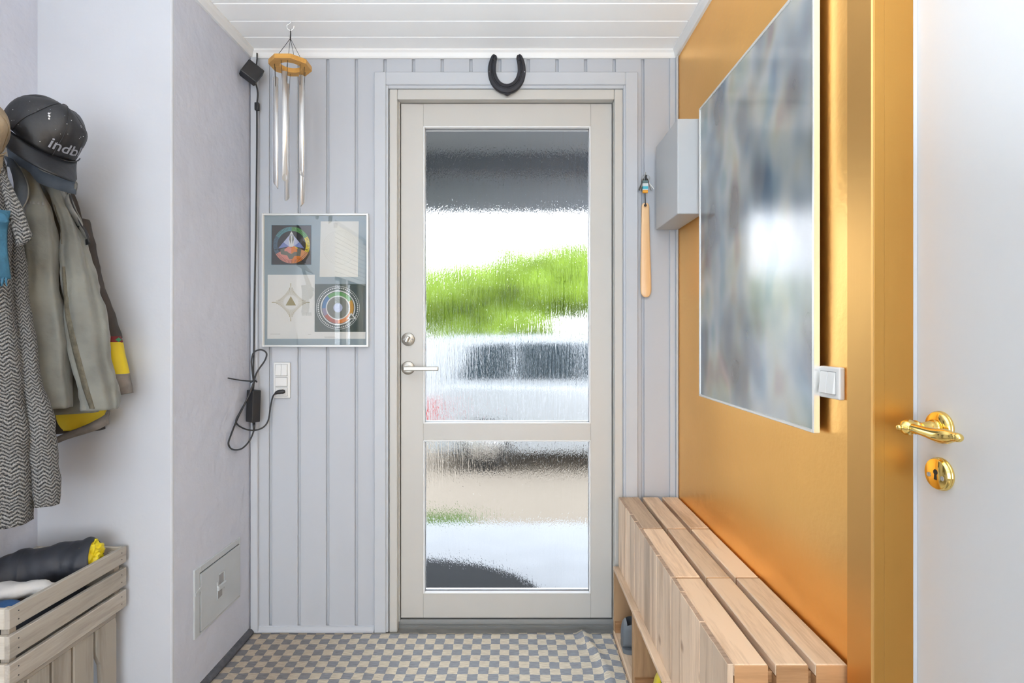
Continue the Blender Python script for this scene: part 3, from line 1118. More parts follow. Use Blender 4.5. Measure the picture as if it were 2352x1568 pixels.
def bush(name, c, rx, ry, rz, m, label, seed, group=None):
    """a leafy shrub: a ragged crown of overlapping leaf clumps on short stems"""
    rnd = random.Random(seed)
    root = empty(name, (c[0], c[1], -0.45), label, 'shrub', group)
    bm = BM()
    for k in range(26):
        th, ph = rnd.uniform(0, 2 * PI), math.acos(rnd.uniform(-0.75, 1))
        p = Vector((c[0] + rx * 0.72 * math.sin(ph) * math.cos(th), c[1] + ry * 0.72 * math.sin(ph) * math.sin(th), c[2] + rz * 0.72 * math.cos(ph)))
        r = 0.34 * min(rx, ry, rz) * rnd.uniform(0.8, 1.25)
        q = bmesh.ops.create_icosphere(bm, subdivisions=3, radius=r)
        for v in q['verts']:
            d = noise.noise(v.co * (5.0 / max(r, 0.2)) * 0.6 + Vector((seed * 3.1, k, 0)))
            v.co = v.co * (1 + 0.45 * d) + p
    q = bmesh.ops.create_icosphere(bm, subdivisions=3, radius=1.0)
    for v in q['verts']:
        d = noise.noise(v.co * 3 + Vector((seed, 0, 0)))
        v.co = Vector((v.co.x * rx * 0.8, v.co.y * ry * 0.8, v.co.z * rz * 0.8)) * (1 + 0.15 * d) + Vector(c)
    obj('foliage', bm, m, root, True)
    bm = BM()
    for k in range(4):
        a = k * 1.6 + seed
        tube(bm, [(c[0] + 0.1 * math.cos(a), c[1] + 0.1 * math.sin(a), -0.46), (c[0] + 0.3 * math.cos(a), c[1] + 0.3 * math.sin(a), c[2])], [0.045, 0.02], 7)
    obj('stem', bm, M['bark'], root, True)
    return root


hedge = empty('hedge', (0.5, 10.8, -0.45), 'tall bright green hedge behind the parked car, seen through the patterned glass', 'hedge')
rnd = random.Random(5)
bm = BM()
for k in range(150):
    x = -4.2 + 9.4 * k / 149 + rnd.uniform(-0.15, 0.15)
    top = 2.70 + 0.147 * x + 0.12 * math.sin(x * 1.7 + 0.6)
    z = rnd.choice((0.0, 0.6, 1.1, 1.6, 2.0, 2.0)) / 2.0 * (top - 0.42)
    r = rnd.uniform(0.36, 0.52)
    q = bmesh.ops.create_icosphere(bm, subdivisions=3, radius=r)
    off = Vector((x, 10.8 + rnd.uniform(-0.45, 0.45), z))
    for v in q['verts']:
        v.co = v.co * (1 + 0.5 * noise.noise(v.co * 6 + Vector((k, 0, 0)))) + off
obj('foliage', bm, M['foliage'], hedge, True, kind='stuff')
for k in range(7):
    bm = BM()
    tube(bm, [(-3.8 + 1.4 * k, 10.8, -0.46), (-3.75 + 1.4 * k, 10.82, 1.2)], [0.05, 0.03], 8)
    obj('stem', bm, M['bark'], hedge, True)

bm = BM()
box(bm, -7.0, 8.0, 9.0, 9.14, -0.46, 1.13, 0.01)
struct('garden_wall', bm, M['siding'])

# a silver-white estate car parked across the drive
car = empty('car', (1.25, 7.25, -0.45), 'silver-white car parked across the drive, blurred behind the patterned glass', 'car')
gy = 6.45
prof = [(-1.02, -0.20), (-1.06, 0.05), (-1.02, 0.42), (-0.93, 0.56), (-0.75, 0.60), (1.95, 0.55), (2.95, 0.42), (3.18, 0.25), (3.20, -0.18), (3.0, -0.24), (-0.9, -0.24)]
bm = BM()
prism(bm, [(x, gy, z) for x, z in prof], (0, 1.65, 0))
bmesh.ops.bevel(bm, geom=[e for e in bm.edges if abs(e.verts[0].co.y - e.verts[1].co.y) < 1e-4], offset=0.05, segments=3, affect='EDGES')
obj('car_body', bm, M['car_paint'], car)
cab = [(-1.02, 0.58), (-0.95, 1.08), (-0.80, 1.17), (0.9, 1.18), (1.15, 1.12), (2.0, 0.56)]
bm = BM()
a = [bm.verts.new((x, gy + 0.05 + max(0, z - 0.58) * 0.3, z)) for x, z in cab]
b2 = [bm.verts.new((x, gy + 1.60 - max(0, z - 0.58) * 0.3, z)) for x, z in cab]
bm.faces.new(list(reversed(a)))
bm.faces.new(b2)
for i in range(len(cab)):
    k = (i + 1) % len(cab)
    bm.faces.new((a[i], a[k], b2[k], b2[i]))
bmesh.ops.recalc_face_normals(bm, faces=bm.faces)
bmesh.ops.bevel(bm, geom=list(bm.edges), offset=0.02, segments=2, affect='EDGES')
obj('car_cabin', bm, M['car_paint'], car)
for q in ([(-0.66, 0.64), (-0.50, 1.04), (-0.02, 1.07), (-0.02, 0.64)], [(0.06, 0.64), (0.06, 1.07), (0.78, 1.07), (0.80, 0.64)],
          [(0.88, 0.64), (0.86, 1.07), (1.12, 1.03), (1.72, 0.64)]):
    bm = BM()
    prism(bm, [(x, gy + 0.040 + (z - 0.58) * 0.3, z) for x, z in q], (0, 0.02, 0))
    obj('car_window', bm, M['car_glass'], car)
for x_ in (-0.35, 2.3):
    for y_ in (gy + 0.09, gy + 1.56):
        bm = BM()
        lathe(bm, [(0.20, -0.1), (0.30, -0.1), (0.325, -0.07), (0.325, 0.07), (0.30, 0.1), (0.20, 0.1)], (x_, y_, -0.125), (0, 1, 0), 28)
        tyre = obj('wheel', bm, M['tyre'], car, True)
        bm = BM()
        lathe(bm, [(0.06, -0.112), (0.19, -0.105), (0.205, -0.08), (0.205, 0.08), (0.19, 0.105), (0.06, 0.112)], (x_, y_, -0.125), (0, 1, 0), 24)
        obj('wheel_rim', bm, M['alu'], tyre, True)
obj('tail_lamp', bbox(-1.075, -0.93, gy - 0.01, gy + 0.14, 0.10, 0.42, 0.02, 2), M['tail'], car)
obj('tail_lamp', bbox(-1.075, -0.93, gy + 1.51, gy + 1.66, 0.10, 0.42, 0.02, 2), M['tail'], car)
obj('bumper', bbox(-1.10, -0.9, gy + 0.1, gy + 1.55, -0.2, 0.06, 0.04, 2), M['car_paint'], car)
bm = BM()
for k in range(14):
    q = bmesh.ops.create_icosphere(bm, subdivisions=2, radius=0.12)
    for v in q['verts']:
        v.co = Vector((v.co.x * 1.5, v.co.y, v.co.z * 0.5)) * (1 + 0.5 * noise.noise(v.co * 20 + Vector((k, 0, 0)))) + Vector((-1.25 + 0.06 * k, 4.6 + 0.08 * math.sin(k * 2.3), -0.43))
o = obj('grass', bm, M['grass'], smooth=True, kind='stuff')
tag(o, 'patch of grass at the edge of the gravel, low left through the glass', 'grass')

# what the left window looks out on: shrub, white fence, bird house (seen mirrored in the picture glass)
bush('shrub', (-6.2, -1.2, 1.1), 1.6, 3.0, 1.9, M['foliage_bright'], 'big bright green shrub mirrored in the glass of the framed prints', 5)
fence = empty('board_fence', (-3.9, -1.5, -0.45), 'white board fence outside, mirrored low in the glass of the framed prints', 'fence')
first = None
for k in range(5):
    z = -0.30 + k * 0.24
    c = Vector((-3.9, -2.2, z + 0.1))
    if first is None:
        first = obj('fence_board', bbox(-3.92, -3.88, -4.6, 0.2, z, z + 0.21, 0.004), M['siding'], fence, origin=c)
    else:
        twin(first, fence, c)
for y_ in (-4.5, -2.9, -1.3, 0.1):
    obj('fence_post', bbox(-3.99, -3.92, y_ - 0.045, y_ + 0.045, -0.45, 0.98, 0.004), M['siding'], fence)
bird = empty('bird_house', (-3.9, -1.93, -0.45), 'small white bird house on a post, mirrored in the glass of the framed prints', 'bird house')
obj('post', bbox(-3.80, -3.74, -1.96, -1.90, -0.45, 0.98, 0.003), M['siding'], bird)
bm = BM()
strip_x(bm, -3.86, -3.68, [(-2.05, 0.97), (-1.81, 0.97), (-1.81, 1.20), (-1.93, 1.32), (-2.05, 1.20)])
hb = obj('house_box', bm, M['siding'], bird)
bm = BM()
strip_x(bm, -3.88, -3.64, [(-2.10, 1.17), (-2.085, 1.155), (-1.93, 1.32), (-1.775, 1.155), (-1.76, 1.17), (-1.93, 1.345)])
obj('roof_boards', bm, M['siding'], bird)
bm = BM()
lathe(bm, [(0.025, 0), (0.025, 0.004), (0, 0.004)], (-3.682, -1.93, 1.14), (1, 0, 0), 16)
obj('entrance_hole', bm, M['dark'], hb)

# ================================================================== FLOOR COVERING
bm = BM()
lay = bm.loops.layers.uv.verify()
nx, ny = 140, 120
rx0, rx1, ry0, ry1 = XL + 0.021, 0.3845, -0.6, 2.120
vs_ = []
rr_ = random.Random(3)
for j in range(ny + 1):
    row = []
    for i in range(nx + 1):
        x = rx0 + (rx1 - rx0) * i / nx
        y = ry0 + (ry1 - ry0) * (j / ny) ** 0.75
        fold = 0.014 * math.exp(-((x - 0.275 - (2.12 - y) * 0.16 - 0.01 * math.sin(y * 14)) / 0.016) ** 2) * (0.35 + 0.65 * max(0, min(1, (y - 1.5) / 0.6)))
        fold += 0.006 * math.exp(-((x - 0.34 - (2.12 - y) * 0.05) / 0.02) ** 2) * (0.5 + 0.5 * math.sin(y * 17))
        if x > 0.375:
            fold *= max(0.0, 1 - (x - 0.375) / 0.012)
        wob = 0.0022 * (noise.noise(Vector((x * 3.2, y * 9, 0))) + 0.6)
        if x > 0.38:
            wob = 0
        row.append(bm.verts.new((x, y + 0.006 * noise.noise(Vector((x * 5, 0, 3))) * (j / ny) ** 8, 0.006 + fold + wob)))
    vs_.append(row)
for j in range(ny):
    for i in range(nx):
        f = bm.faces.new((vs_[j][i], vs_[j][i + 1], vs_[j + 1][i + 1], vs_[j + 1][i]))
        for lp in f.loops:
            sx_ = lp.vert.co.x + 0.010 * noise.noise(Vector((lp.vert.co.x * 2, lp.vert.co.y * 5, 9))) + (0.006 * math.sin(lp.vert.co.y * 9) if lp.vert.co.x > 0.2 else 0)
            lp[lay].uv = (sx_ + 2, lp.vert.co.y + 2 + 0.010 * noise.noise(Vector((lp.vert.co.x * 3, lp.vert.co.y * 2, 4))))
edge = [e for e in bm.edges if len(e.link_faces) == 1]
r_ = bmesh.ops.extrude_edge_only(bm, edges=edge)
for v in [g for g in r_['geom'] if isinstance(g, bmesh.types.BMVert)]:
    v.co.z = 0.0005
bmesh.ops.recalc_face_normals(bm, faces=bm.faces)
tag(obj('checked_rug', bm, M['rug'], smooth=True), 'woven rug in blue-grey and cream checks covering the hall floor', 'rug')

# ================================================================== THE BENCHES ALONG THE GOLD WALL
BX0, BX1, BTOP, BLOW = 0.407, 0.636, 0.540, 0.272
cuts = [2.112, 1.768, 1.410, 1.034]
where = ['farthest slatted wooden bench unit, against the panelled wall by the glazed door',
         'middle one of three slatted wooden bench units along the gold wall',
         'nearest slatted wooden bench unit, its dark cut end facing the camera']
rr_ = random.Random(11)
for u in range(3):
    y1, y0 = cuts[u] - 0.0015, cuts[u + 1] + 0.0015
    L_ = y1 - y0
    b = empty('slatted_bench', ((BX0 + BX1) / 2, (y0 + y1) / 2, BLOW), where[u], 'bench', 'slatted bench units along the gold wall')
    # three long top slats
    tops = ((BX0 + 0.0125, 0.4845), (0.4990, 0.5610), (0.5750, BX1))
    for a, c in tops:
        obj('top_slat', bbox(a, c, y0 + 0.0013, y1 - 0.0013, BTOP - 0.024 + rr_.uniform(-0.001, 0), BTOP + rr_.uniform(-0.0015, 0.0005), 0.0022), M['bench_y'], b)
    # upright front slats, their ends showing in the top edge
    n_ = 5
    ws = [rr_.uniform(0.93, 1.07) for _ in range(n_)]
    tot = sum(ws)
    y = y0
    for k in range(n_):
        wd = L_ * ws[k] / tot
        pr = rr_.uniform(-0.0006, 0.0014)
        bm = bbox(BX0 - pr, BX0 + 0.0115, y + 0.0007, y + wd - 0.0007, BLOW, BTOP - 0.0005 + rr_.uniform(-0.001, 0.0008), 0.0009)
        for f in bm.faces:
            f.normal_update()
            if f.normal.z > 0.9:
                f.material_index = 1
        obj('front_slat', bm, [M['bench_z'], M['bench_end']], b)
        y += wd
    # end slats below the top slats, at both ends
    for e0, e1 in ((y0 + 0.0015, y0 + 0.018), (y1 - 0.018, y1 - 0.0015)):
        for a, c in tops:
            n0, n1 = (y0, y0 + 0.0011) if e0 < (y0 + y1) / 2 else (y1 - 0.0011, y1)
            bm = BM()
            if e0 < (y0 + y1) / 2:
                lp_ = [(n0, BLOW), (e1, BLOW), (e1, BTOP - 0.0255), (n1, BTOP - 0.0255), (n1, BTOP - 0.002), (n0, BTOP - 0.003)]
            else:
                lp_ = [(n1, BLOW), (n1, BTOP - 0.003), (n0, BTOP - 0.002), (n0, BTOP - 0.0255), (e0, BTOP - 0.0255), (e0, BLOW)]
            prism(bm, [(a + 0.0008, yy, zz) for yy, zz in lp_], (c - a - 0.0016, 0, 0))
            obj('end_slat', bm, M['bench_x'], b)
    # cross rails that carry the slats
    for yc in (y0 + 0.032, y1 - 0.032):
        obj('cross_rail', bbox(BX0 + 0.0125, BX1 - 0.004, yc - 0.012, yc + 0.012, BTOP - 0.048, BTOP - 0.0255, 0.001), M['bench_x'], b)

KX0, KX1 = 0.386, 0.634
where = ['farthest open wooden shoe box, below the farthest bench unit', 'second open wooden shoe box from the glazed door, below the middle bench unit',
         'nearest open wooden shoe box, below the nearest bench unit']
for u in range(3):
    y1, y0 = cuts[u] - 0.001 , cuts[u + 1] + 0.001
    b = empty('shoe_box', ((KX0 + KX1) / 2, (y0 + y1) / 2, 0.0), where[u], 'shoe box', 'open shoe boxes under the benches')
    T = 0.013
    obj('top_board', bbox(KX0, KX1, y0, y1, BLOW - T - 0.0006, BLOW - 0.0006, 0.0018), M['bench_y'], b)
    obj('bottom_board', bbox(KX0, KX1, y0, y1, 0.0, T + 0.012, 0.0018), M['bench_y'], b)
    for e0, e1 in ((y0, y0 + T), (y1 - T, y1)):
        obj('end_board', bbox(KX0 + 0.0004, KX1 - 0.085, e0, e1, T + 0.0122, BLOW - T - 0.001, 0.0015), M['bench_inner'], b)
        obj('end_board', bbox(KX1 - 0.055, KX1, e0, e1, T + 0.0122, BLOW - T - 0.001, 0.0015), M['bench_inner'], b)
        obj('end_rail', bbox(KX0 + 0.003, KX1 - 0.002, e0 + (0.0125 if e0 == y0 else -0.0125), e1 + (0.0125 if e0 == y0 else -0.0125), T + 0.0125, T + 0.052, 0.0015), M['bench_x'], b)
    for f in (1, -1):
        # small corner fillets in the open front
        for yy in (y0 + T, y1 - T):
            pass


def shoe(name, label, heel, toe, wdt, h, m_upper, m_sole, m_line, group=None, stripe=None):
    """a low slip-on shoe lofted from heel to toe, hollow at the ankle"""
    heel, toe = Vector(heel), Vector(toe)
    ax = (toe - heel)
    ln = ax.length
    ax.normalize()
    sd = Vector((-ax.y, ax.x, 0))
    root = empty(name, (heel + toe) / 2, label, 'shoe', group)
    prof = [(0.0, 0.50, 0.62), (0.03, 0.66, 0.86), (0.12, 0.74, 1.0), (0.25, 0.76, 0.98), (0.38, 0.80, 0.90), (0.5, 0.90, 0.80), (0.65, 1.0, 0.66), (0.8, 0.97, 0.52), (0.92, 0.76, 0.40), (0.98, 0.46, 0.30), (1.0, 0.2, 0.2)]
    q = catmull(prof, 4)
    n = 24

    def ring(t, a, hh, z0=0.012, inset=0.0):
        c = heel + ax * (ln * t)
        out = []
        for k in range(n):
            th = 2 * PI * k / n
            x = math.cos(th)
            z = math.sin(th)
            px = math.copysign(abs(x) ** 0.75, x) * max(0.002, a * wdt / 2 - inset)
            pz = z0 + inset + max(0.002, (hh * h - z0 - 2 * inset)) * (0.5 + 0.5 * math.copysign(abs(z) ** 0.7, z))
            out.append(c + sd * px + Vector((0, 0, pz)))
        return out
    bm = BM()
    rings = [ring(*p) for p in q]
    vr = loft(bm, rings)
    # open the ankle
    kill = set()
    for j, p in enumerate(q[:-1]):
        if 0.05 < p[0] < 0.44:
            for k in range(n):
                th = (k + 0.5) / n
                if 0.12 < th < 0.38:
                    f = [f for f in vr[j][k].link_faces if vr[j][(k + 1) % n] in f.verts and vr[j + 1][k] in f.verts]
                    kill.update(f)
    bmesh.ops.delete(bm, geom=list(kill), context='FACES')
    obj('upper', bm, m_upper, root, True)
    bm = BM()
    loft(bm, [ring(p[0], p[1] * 0.98, p[2], inset=0.005) for p in q if 0.015 < p[0] < 0.9])
    # lining reaches only to the rim
    for v in bm.verts:
        v.co.z = min(v.co.z, heel.z + h * 0.55)
    obj('lining', bm, m_line, root, True)
    bm = BM()
    lo, hi = [], []
    out = [(heel + ax * (ln * p[0]) + sd * (p[1] * wdt / 2 + 0.003)) for p in q] + [(heel + ax * (ln * p[0]) - sd * (p[1] * wdt / 2 + 0.003)) for p in reversed(q)]
    prism(bm, out, (0, 0, 0.016))
    obj('sole', bm, m_sole, root)
    bm = BM()
    pts = []
    for k in range(9):
        t = 0.5 + 0.42 * k / 8
        i = min(range(len(q)), key=lambda j: abs(q[j][0] - t))
        r_ = rings[i]
        pts.append(r_[4 if k < 5 else 3] + Vector((0, 0, 0.0005)))
    tube(bm, pts, 0.0016, 6)
    obj('seam', bm, stripe or m_line, root, True)
    return root


M['shoe_black'] = mat('black_shoe_fabric', (0.025, 0.025, 0.03), 0.8)
zb = 0.0255
shoe('rubber_shoe', 'grey rubber shoe pushed deep into the farthest shoe box, nearer of its pair', (0.440, 1.860, zb), (0.618, 1.850, zb), 0.092, 0.105, M['rubber'], M['rubber'], M['shoe_black'], stripe=M['cable'])
shoe('rubber_shoe', 'grey rubber shoe with its heel at the front of the farthest shoe box', (0.394, 1.985, zb), (0.620, 1.975, zb), 0.105, 0.112, M['rubber'], M['rubber'], M['shoe_black'], stripe=M['cable'])
shoe('work_shoe', 'yellow ankle shoe with black collar in the second shoe box from the door', (0.394, 1.535, zb), (0.624, 1.520, zb), 0.105, 0.200, M['yellow_shiny'], M['shoe_black'], M['shoe_black'], stripe=M['cable'])

# ================================================================== THINGS ON THE BACK WALL
# framed prints under glass
FY = YB - 0.0005
fx0_, fx1_, fz0_, fz1_ = bx(601, 2.115), bx(846, 2.115), bz(796.5, 2.115), bz(490, 2.115)
fr = empty('framed_prints', ((fx0_ + fx1_) / 2, FY, fz0_), 'silver-framed set of four small prints on blue-grey board, left of the door', 'picture')
bm = BM()
wf = 0.0075
for (a, b_, c, e) in ((fx0_, fx0_ + wf, fz0_, fz1_), (fx1_ - wf, fx1_, fz0_, fz1_), (fx0_ + wf, fx1_ - wf, fz0_, fz0_ + wf), (fx0_ + wf, fx1_ - wf, fz1_ - wf, fz1_)):
    box(bm, a, b_, 2.113, FY, c, e, 0.0012)
obj('frame', bm, M['alu_pale'], fr)
board = obj('mat_board', bbox(fx0_ + 0.005, fx1_ - 0.005, 2.124, 2.130, fz0_ + 0.005, fz1_ - 0.005), M['mat_board'], fr)
obj('glass_pane', bbox(fx0_ + 0.006, fx1_ - 0.006, 2.117, 2.119, fz0_ + 0.006, fz1_ - 0.006), M['picture_glass'], fr)


class Print:
    """a flat print built of thin inked shapes; px coordinates of the photograph turned into metres on the board"""

    def __init__(self, y=2.1238):
        self.bm, self.mats, self.y = BM(), [], y

    def pt(self, px, py, lift):
        p = P(px, py, self.y)
        return (p.x, self.y - lift, p.z)

    def poly(self, pts, m, lift):
        if m not in self.mats:
            self.mats.append(m)
        vs = [self.bm.verts.new(self.pt(a, b, lift * 0.00006)) for a, b in pts]
        f = self.bm.faces.new(vs)
        f.material_index = self.mats.index(m)
        f.normal_update()
        if f.normal.y > 0:
            f.normal_flip()

    def arc(self, c, r0, r1, a0, a1, m, lift, n=10):
        """angles in degrees, clockwise from the top"""
        A = [math.radians(a0 + (a1 - a0) * k / n) for k in range(n + 1)]
        for i in range(n):
            s0, c0, s1, c1 = math.sin(A[i]), -math.cos(A[i]), math.sin(A[i + 1]), -math.cos(A[i + 1])
            self.poly([(c[0] + s0 * r0, c[1] + c0 * r0), (c[0] + s0 * r1, c[1] + c0 * r1), (c[0] + s1 * r1, c[1] + c1 * r1), (c[0] + s1 * r0, c[1] + c1 * r0)], m, lift)

    def disc(self, c, r, m, lift, n=40):
        self.poly([(c[0] + r * math.sin(2 * PI * k / n), c[1] - r * math.cos(2 * PI * k / n)) for k in range(n)], m, lift)

    def done(self, name, label):
        o = obj(name, self.bm, [M[m] for m in self.mats], board)
        o['label'] = label
        return o


def zp(x, y):
    """a point of the enlarged crop of the frame, as photograph pixels"""
    return (590 + x / 4.7519, 480 + y / 4.7519)


# print one: a colour ring round a pale peak on black
p = Print()
p.poly([zp(157, 172), zp(597, 172), zp(596, 609), zp(156, 609)], 'aqua', 1)
p.poly([zp(160, 175), zp(595, 175), zp(594, 607), zp(158, 607)], 'ink_black', 2)
c = zp(379, 393)
R1, R0 = 199 / 4.75, 156 / 4.75
for a0, a1, m in ((0, 62, 'leaf'), (62, 114, 'lemon'), (114, 142, 'peach'), (142, 180, 'orange'), (180, 240, 'salmon'), (240, 300, 'slate'), (300, 360, 'teal')):
    p.arc(c, R0 if not 114 < (a0 + a1) / 2 < 242 else 95 / 4.75, R1, a0, a1, m, 3)
for k in range(72):
    a = k * 5
    p.arc(c, R1 - 7.5, R1 - 0.8, a, a + 1.3, 'ink_black', 4, 1)
p.poly([zp(232, 430), zp(356, 285), zp(378, 285), zp(378, 412), zp(330, 412)], 'periwinkle', 5)
p.poly([zp(378, 285), zp(400, 285), zp(520, 430), zp(420, 410), zp(378, 412)], 'periwinkle', 5)
p.poly([zp(290, 362), zp(356, 285), zp(378, 285), zp(378, 410), zp(352, 408)], 'lilac', 6)
p.poly([zp(378, 285), zp(400, 285), zp(462, 362), zp(404, 405), zp(378, 410)], 'lilac', 6)
p.poly([zp(357, 280), zp(378, 242), zp(400, 280)], 'ink_white', 7)
p.poly([zp(348, 330), zp(362, 288), zp(396, 288), zp(410, 330), zp(398, 412), zp(355, 412)], 'ink_white', 7)
for s in (-1, 1):
    p.poly([zp(379 + s * 10, 290), zp(379 + s * 20, 292), zp(379 + s * 26, 330), zp(379 + s * 20, 350), zp(379 + s * 12, 385), zp(379 + s * 6, 340)], 'moss', 8)
p.poly([zp(255, 440), zp(300, 425), zp(378, 480), zp(445, 425), zp(485, 432), zp(476, 512), zp(410, 512), zp(388, 545), zp(352, 545), zp(330, 505), zp(262, 492)], 'moss', 6)
p.poly([zp(300, 440), zp(345, 408), zp(376, 418), zp(376, 490), zp(345, 475), zp(330, 460), zp(302, 460)], 'salmon', 8)
p.poly([zp(376, 418), zp(404, 405), zp(442, 430), zp(440, 468), zp(410, 468), zp(376, 490)], 'orange', 8)
p.poly([zp(400, 400), zp(450, 425), zp(440, 434)], 'lemon', 9)
p.poly([zp(192, 442), zp(258, 428), zp(258, 433), zp(194, 448)], 'ink_black', 9)
p.poly([zp(500, 430), zp(562, 444), zp(561, 449), zp(499, 435)], 'ink_black', 9)
p.done('art_print', 'square black print with a colour ring around a pale peak')
# print two: cream sheet with hardly visible rays
p = Print()
p.poly([zp(697, 133), zp(1112, 133), zp(1103, 741), zp(684, 741)], 'paper_cream', 1)
c = zp(905, 420)
for k in range(60):
    a = k * 6
    if 20 < abs(((a + 180) % 360) - 180) < 165:
        p.arc(c, 8, 38, a, a + 0.9, 'ink_faint', 2, 1)
p.arc(c, 38.5, 39.2, 0, 360, 'ink_faint', 2, 48)
p.poly([zp(835, 150), zp(882, 150), zp(878, 205), zp(840, 205)], 'ink_faint', 3)
p.poly([zp(835, 733), zp(945, 733), zp(945, 736), zp(835, 736)], 'ink_faint', 3)
p.poly([zp(855, 719), zp(925, 719), zp(925, 722), zp(855, 722)], 'ink_faint', 3)
p.done('art_print', 'upright cream sheet with faint rays')
# print three: gold triangle in a four-pointed burst
p = Print()
p.poly([zp(118, 717), zp(632, 717), zp(629, 1416), zp(114, 1416)], 'paper', 1)
c = zp(371, 1017)
for k in range(72):
    a = k * 5.0
    t = math.radians(a)
    ct, st = abs(math.cos(t)), abs(math.sin(t))
    R = (207 / 4.75) / (ct ** 0.68 + st ** 0.68) ** (1 / 0.68) if ct > 1e-6 and st > 1e-6 else 207 / 4.75
    R = max(R, 19.8)
    r0 = 77 / 4.75
    wd = 0.34 + 0.55 * ((R - 18) / 25)
    s0, c0 = math.sin(t), -math.cos(t)
    p.poly([(c[0] + s0 * r0 - c0 * 0.10, c[1] + c0 * r0 + s0 * 0.10), (c[0] + s0 * R - c0 * wd, c[1] + c0 * R + s0 * wd), (c[0] + s0 * R + c0 * wd, c[1] + c0 * R - s0 * wd), (c[0] + s0 * r0 + c0 * 0.10, c[1] + c0 * r0 - s0 * 0.10)], 'ink_gold', 2)
p.poly([zp(371, 950), zp(428, 1052), zp(313, 1052)], 'ink_gold', 3)
p.poly([zp(148, 1362), zp(255, 1362), zp(255, 1365), zp(148, 1365)], 'ink', 3)
p.poly([zp(558, 1364), zp(588, 1364), zp(588, 1367), zp(558, 1367)], 'ink', 3)
p.done('art_print', 'white sheet with a gold triangle in a four-pointed burst of rays')
# print four: dotted colour wheel on dark green
p = Print()
p.poly([zp(629, 1338), zp(1186, 1338), zp(1184, 1416), zp(628, 1416)], 'paper', 1)
p.poly([zp(632, 818), zp(1188, 818), zp(1186, 1340), zp(630, 1340)], 'pine', 2)
c = zp(885, 1076)
k4 = 1 / 4.75
p.arc(c, 233 * k4, 237 * k4, 0, 360, 'ink_white', 3, 60)
for k in range(64):
    a = math.radians(k * 360 / 64)
    p.disc((c[0] + math.sin(a) * 215 * k4, c[1] - math.cos(a) * 215 * k4), 7.5 * k4, 'ink_white', 3, 8)
p.arc(c, 178 * k4, 190 * k4, 0, 360, 'ink_white', 3, 60)
for a0, a1, m in ((0, 60, 'leaf'), (60, 120, 'amber'), (120, 180, 'orange'), (180, 238, 'brick'), (238, 268, 'violet'), (268, 318, 'azure'), (318, 360, 'leaf')):
    p.arc(c, 132 * k4, 172 * k4, a0, a1, m, 3)
p.arc(c, 120 * k4, 132 * k4, 0, 360, 'ink_white', 4, 60)
p.disc(c, 120 * k4, 'moss', 3)
p.disc(c, 50 * k4, 'lilac', 4)
p.poly([zp(1030, 1130), zp(1085, 1200), zp(980, 1200)], 'ink_white', 5)
p.poly([zp(1030, 1150), zp(1065, 1194), zp(1000, 1194)], 'moss', 6)
p.poly([zp(735, 1392), zp(850, 1392), zp(850, 1395), zp(735, 1395)], 'ink', 6)
p.poly([zp(740, 1402), zp(868, 1402), zp(868, 1405), zp(740, 1405)], 'ink', 6)
p.done('art_print', 'dark green print with a dotted colour wheel')

# switch and socket plate
sx0, sx1, sz0, sz1 = bx(627.5, 2.127), bx(666, 2.127), bz(914.5, 2.127), bz(832, 2.127)
so = empty('switch_socket', ((sx0 + sx1) / 2, YB, sz0), 'tall white plate with light switches above a plug socket, under the framed prints', 'socket')
bm = BM()
box(bm, sx0, sx1, 2.126, YB, sz0, sz1, 0.004, 2)
obj('cover_plate', bm, M['white_plastic'], so)


def rz(py):
    return bz(py, 2.123)


def rx(px):
    return bx(px, 2.123)


for a, b_ in ((632.4, 645.3), (645.8, 659.2)):
    bm = BM()
    v_ = box(bm, rx(a), rx(b_), 2.120, 2.128, rz(862.5), rz(837), 0.0012)
    for v in bm.verts:
        if v.co.y < 2.124:
            v.co.y += 0.004 * (v.co.z - rz(862.5)) / (rz(837) - rz(862.5))
    obj('rocker', bm, M['white_plastic'], so)
bm = BM()
box(bm, rx(631.8), rx(659.8), 2.1252, 2.128, rz(863.5), rz(836.5))
box(bm, rx(631.8), rx(659.8), 2.1252, 2.128, rz(887.8), rz(866.3))
box(bm, rx(631.8), rx(659.8), 2.1252, 2.128, rz(910), rz(889.5))
obj('seam', bm, M['seam'], so)
obj('rocker', bbox(rx(632.4), rx(659.2), 2.122, 2.128, rz(887), rz(867), 0.0012), M['white_plastic'], so)
obj('socket_face', bbox(rx(632.4), rx(659.2), 2.123, 2.128, rz(909.4), rz(890.2), 0.0012), M['white_plastic'], so)

# charger: brick, cord, plug
ch = empty('power_adapter', (XL + 0.02, 2.09, bz(968, 2.09)), 'black charger brick hanging in the corner with its looped cord plugged into the socket', 'charger')
bm = BM()
c = P(582, 932, 2.085)
box(bm, -0.021, 0.021, -0.017, 0.017, -0.061, 0.061, 0.003, 2)
xform(bm, bm.verts, Matrix.Translation(c) @ Matrix.Rotation(math.radians(2), 4, 'Y') @ Matrix.Rotation(math.radians(-32), 4, 'Z'))
obj('brick', bm, M['black'], ch)


def Q(px, py, d=2.1):
    d = min(d, 1.0225 * F / (CX - px))      # in front of the left wall's plane
    return P(px, py, d)


bm = BM()
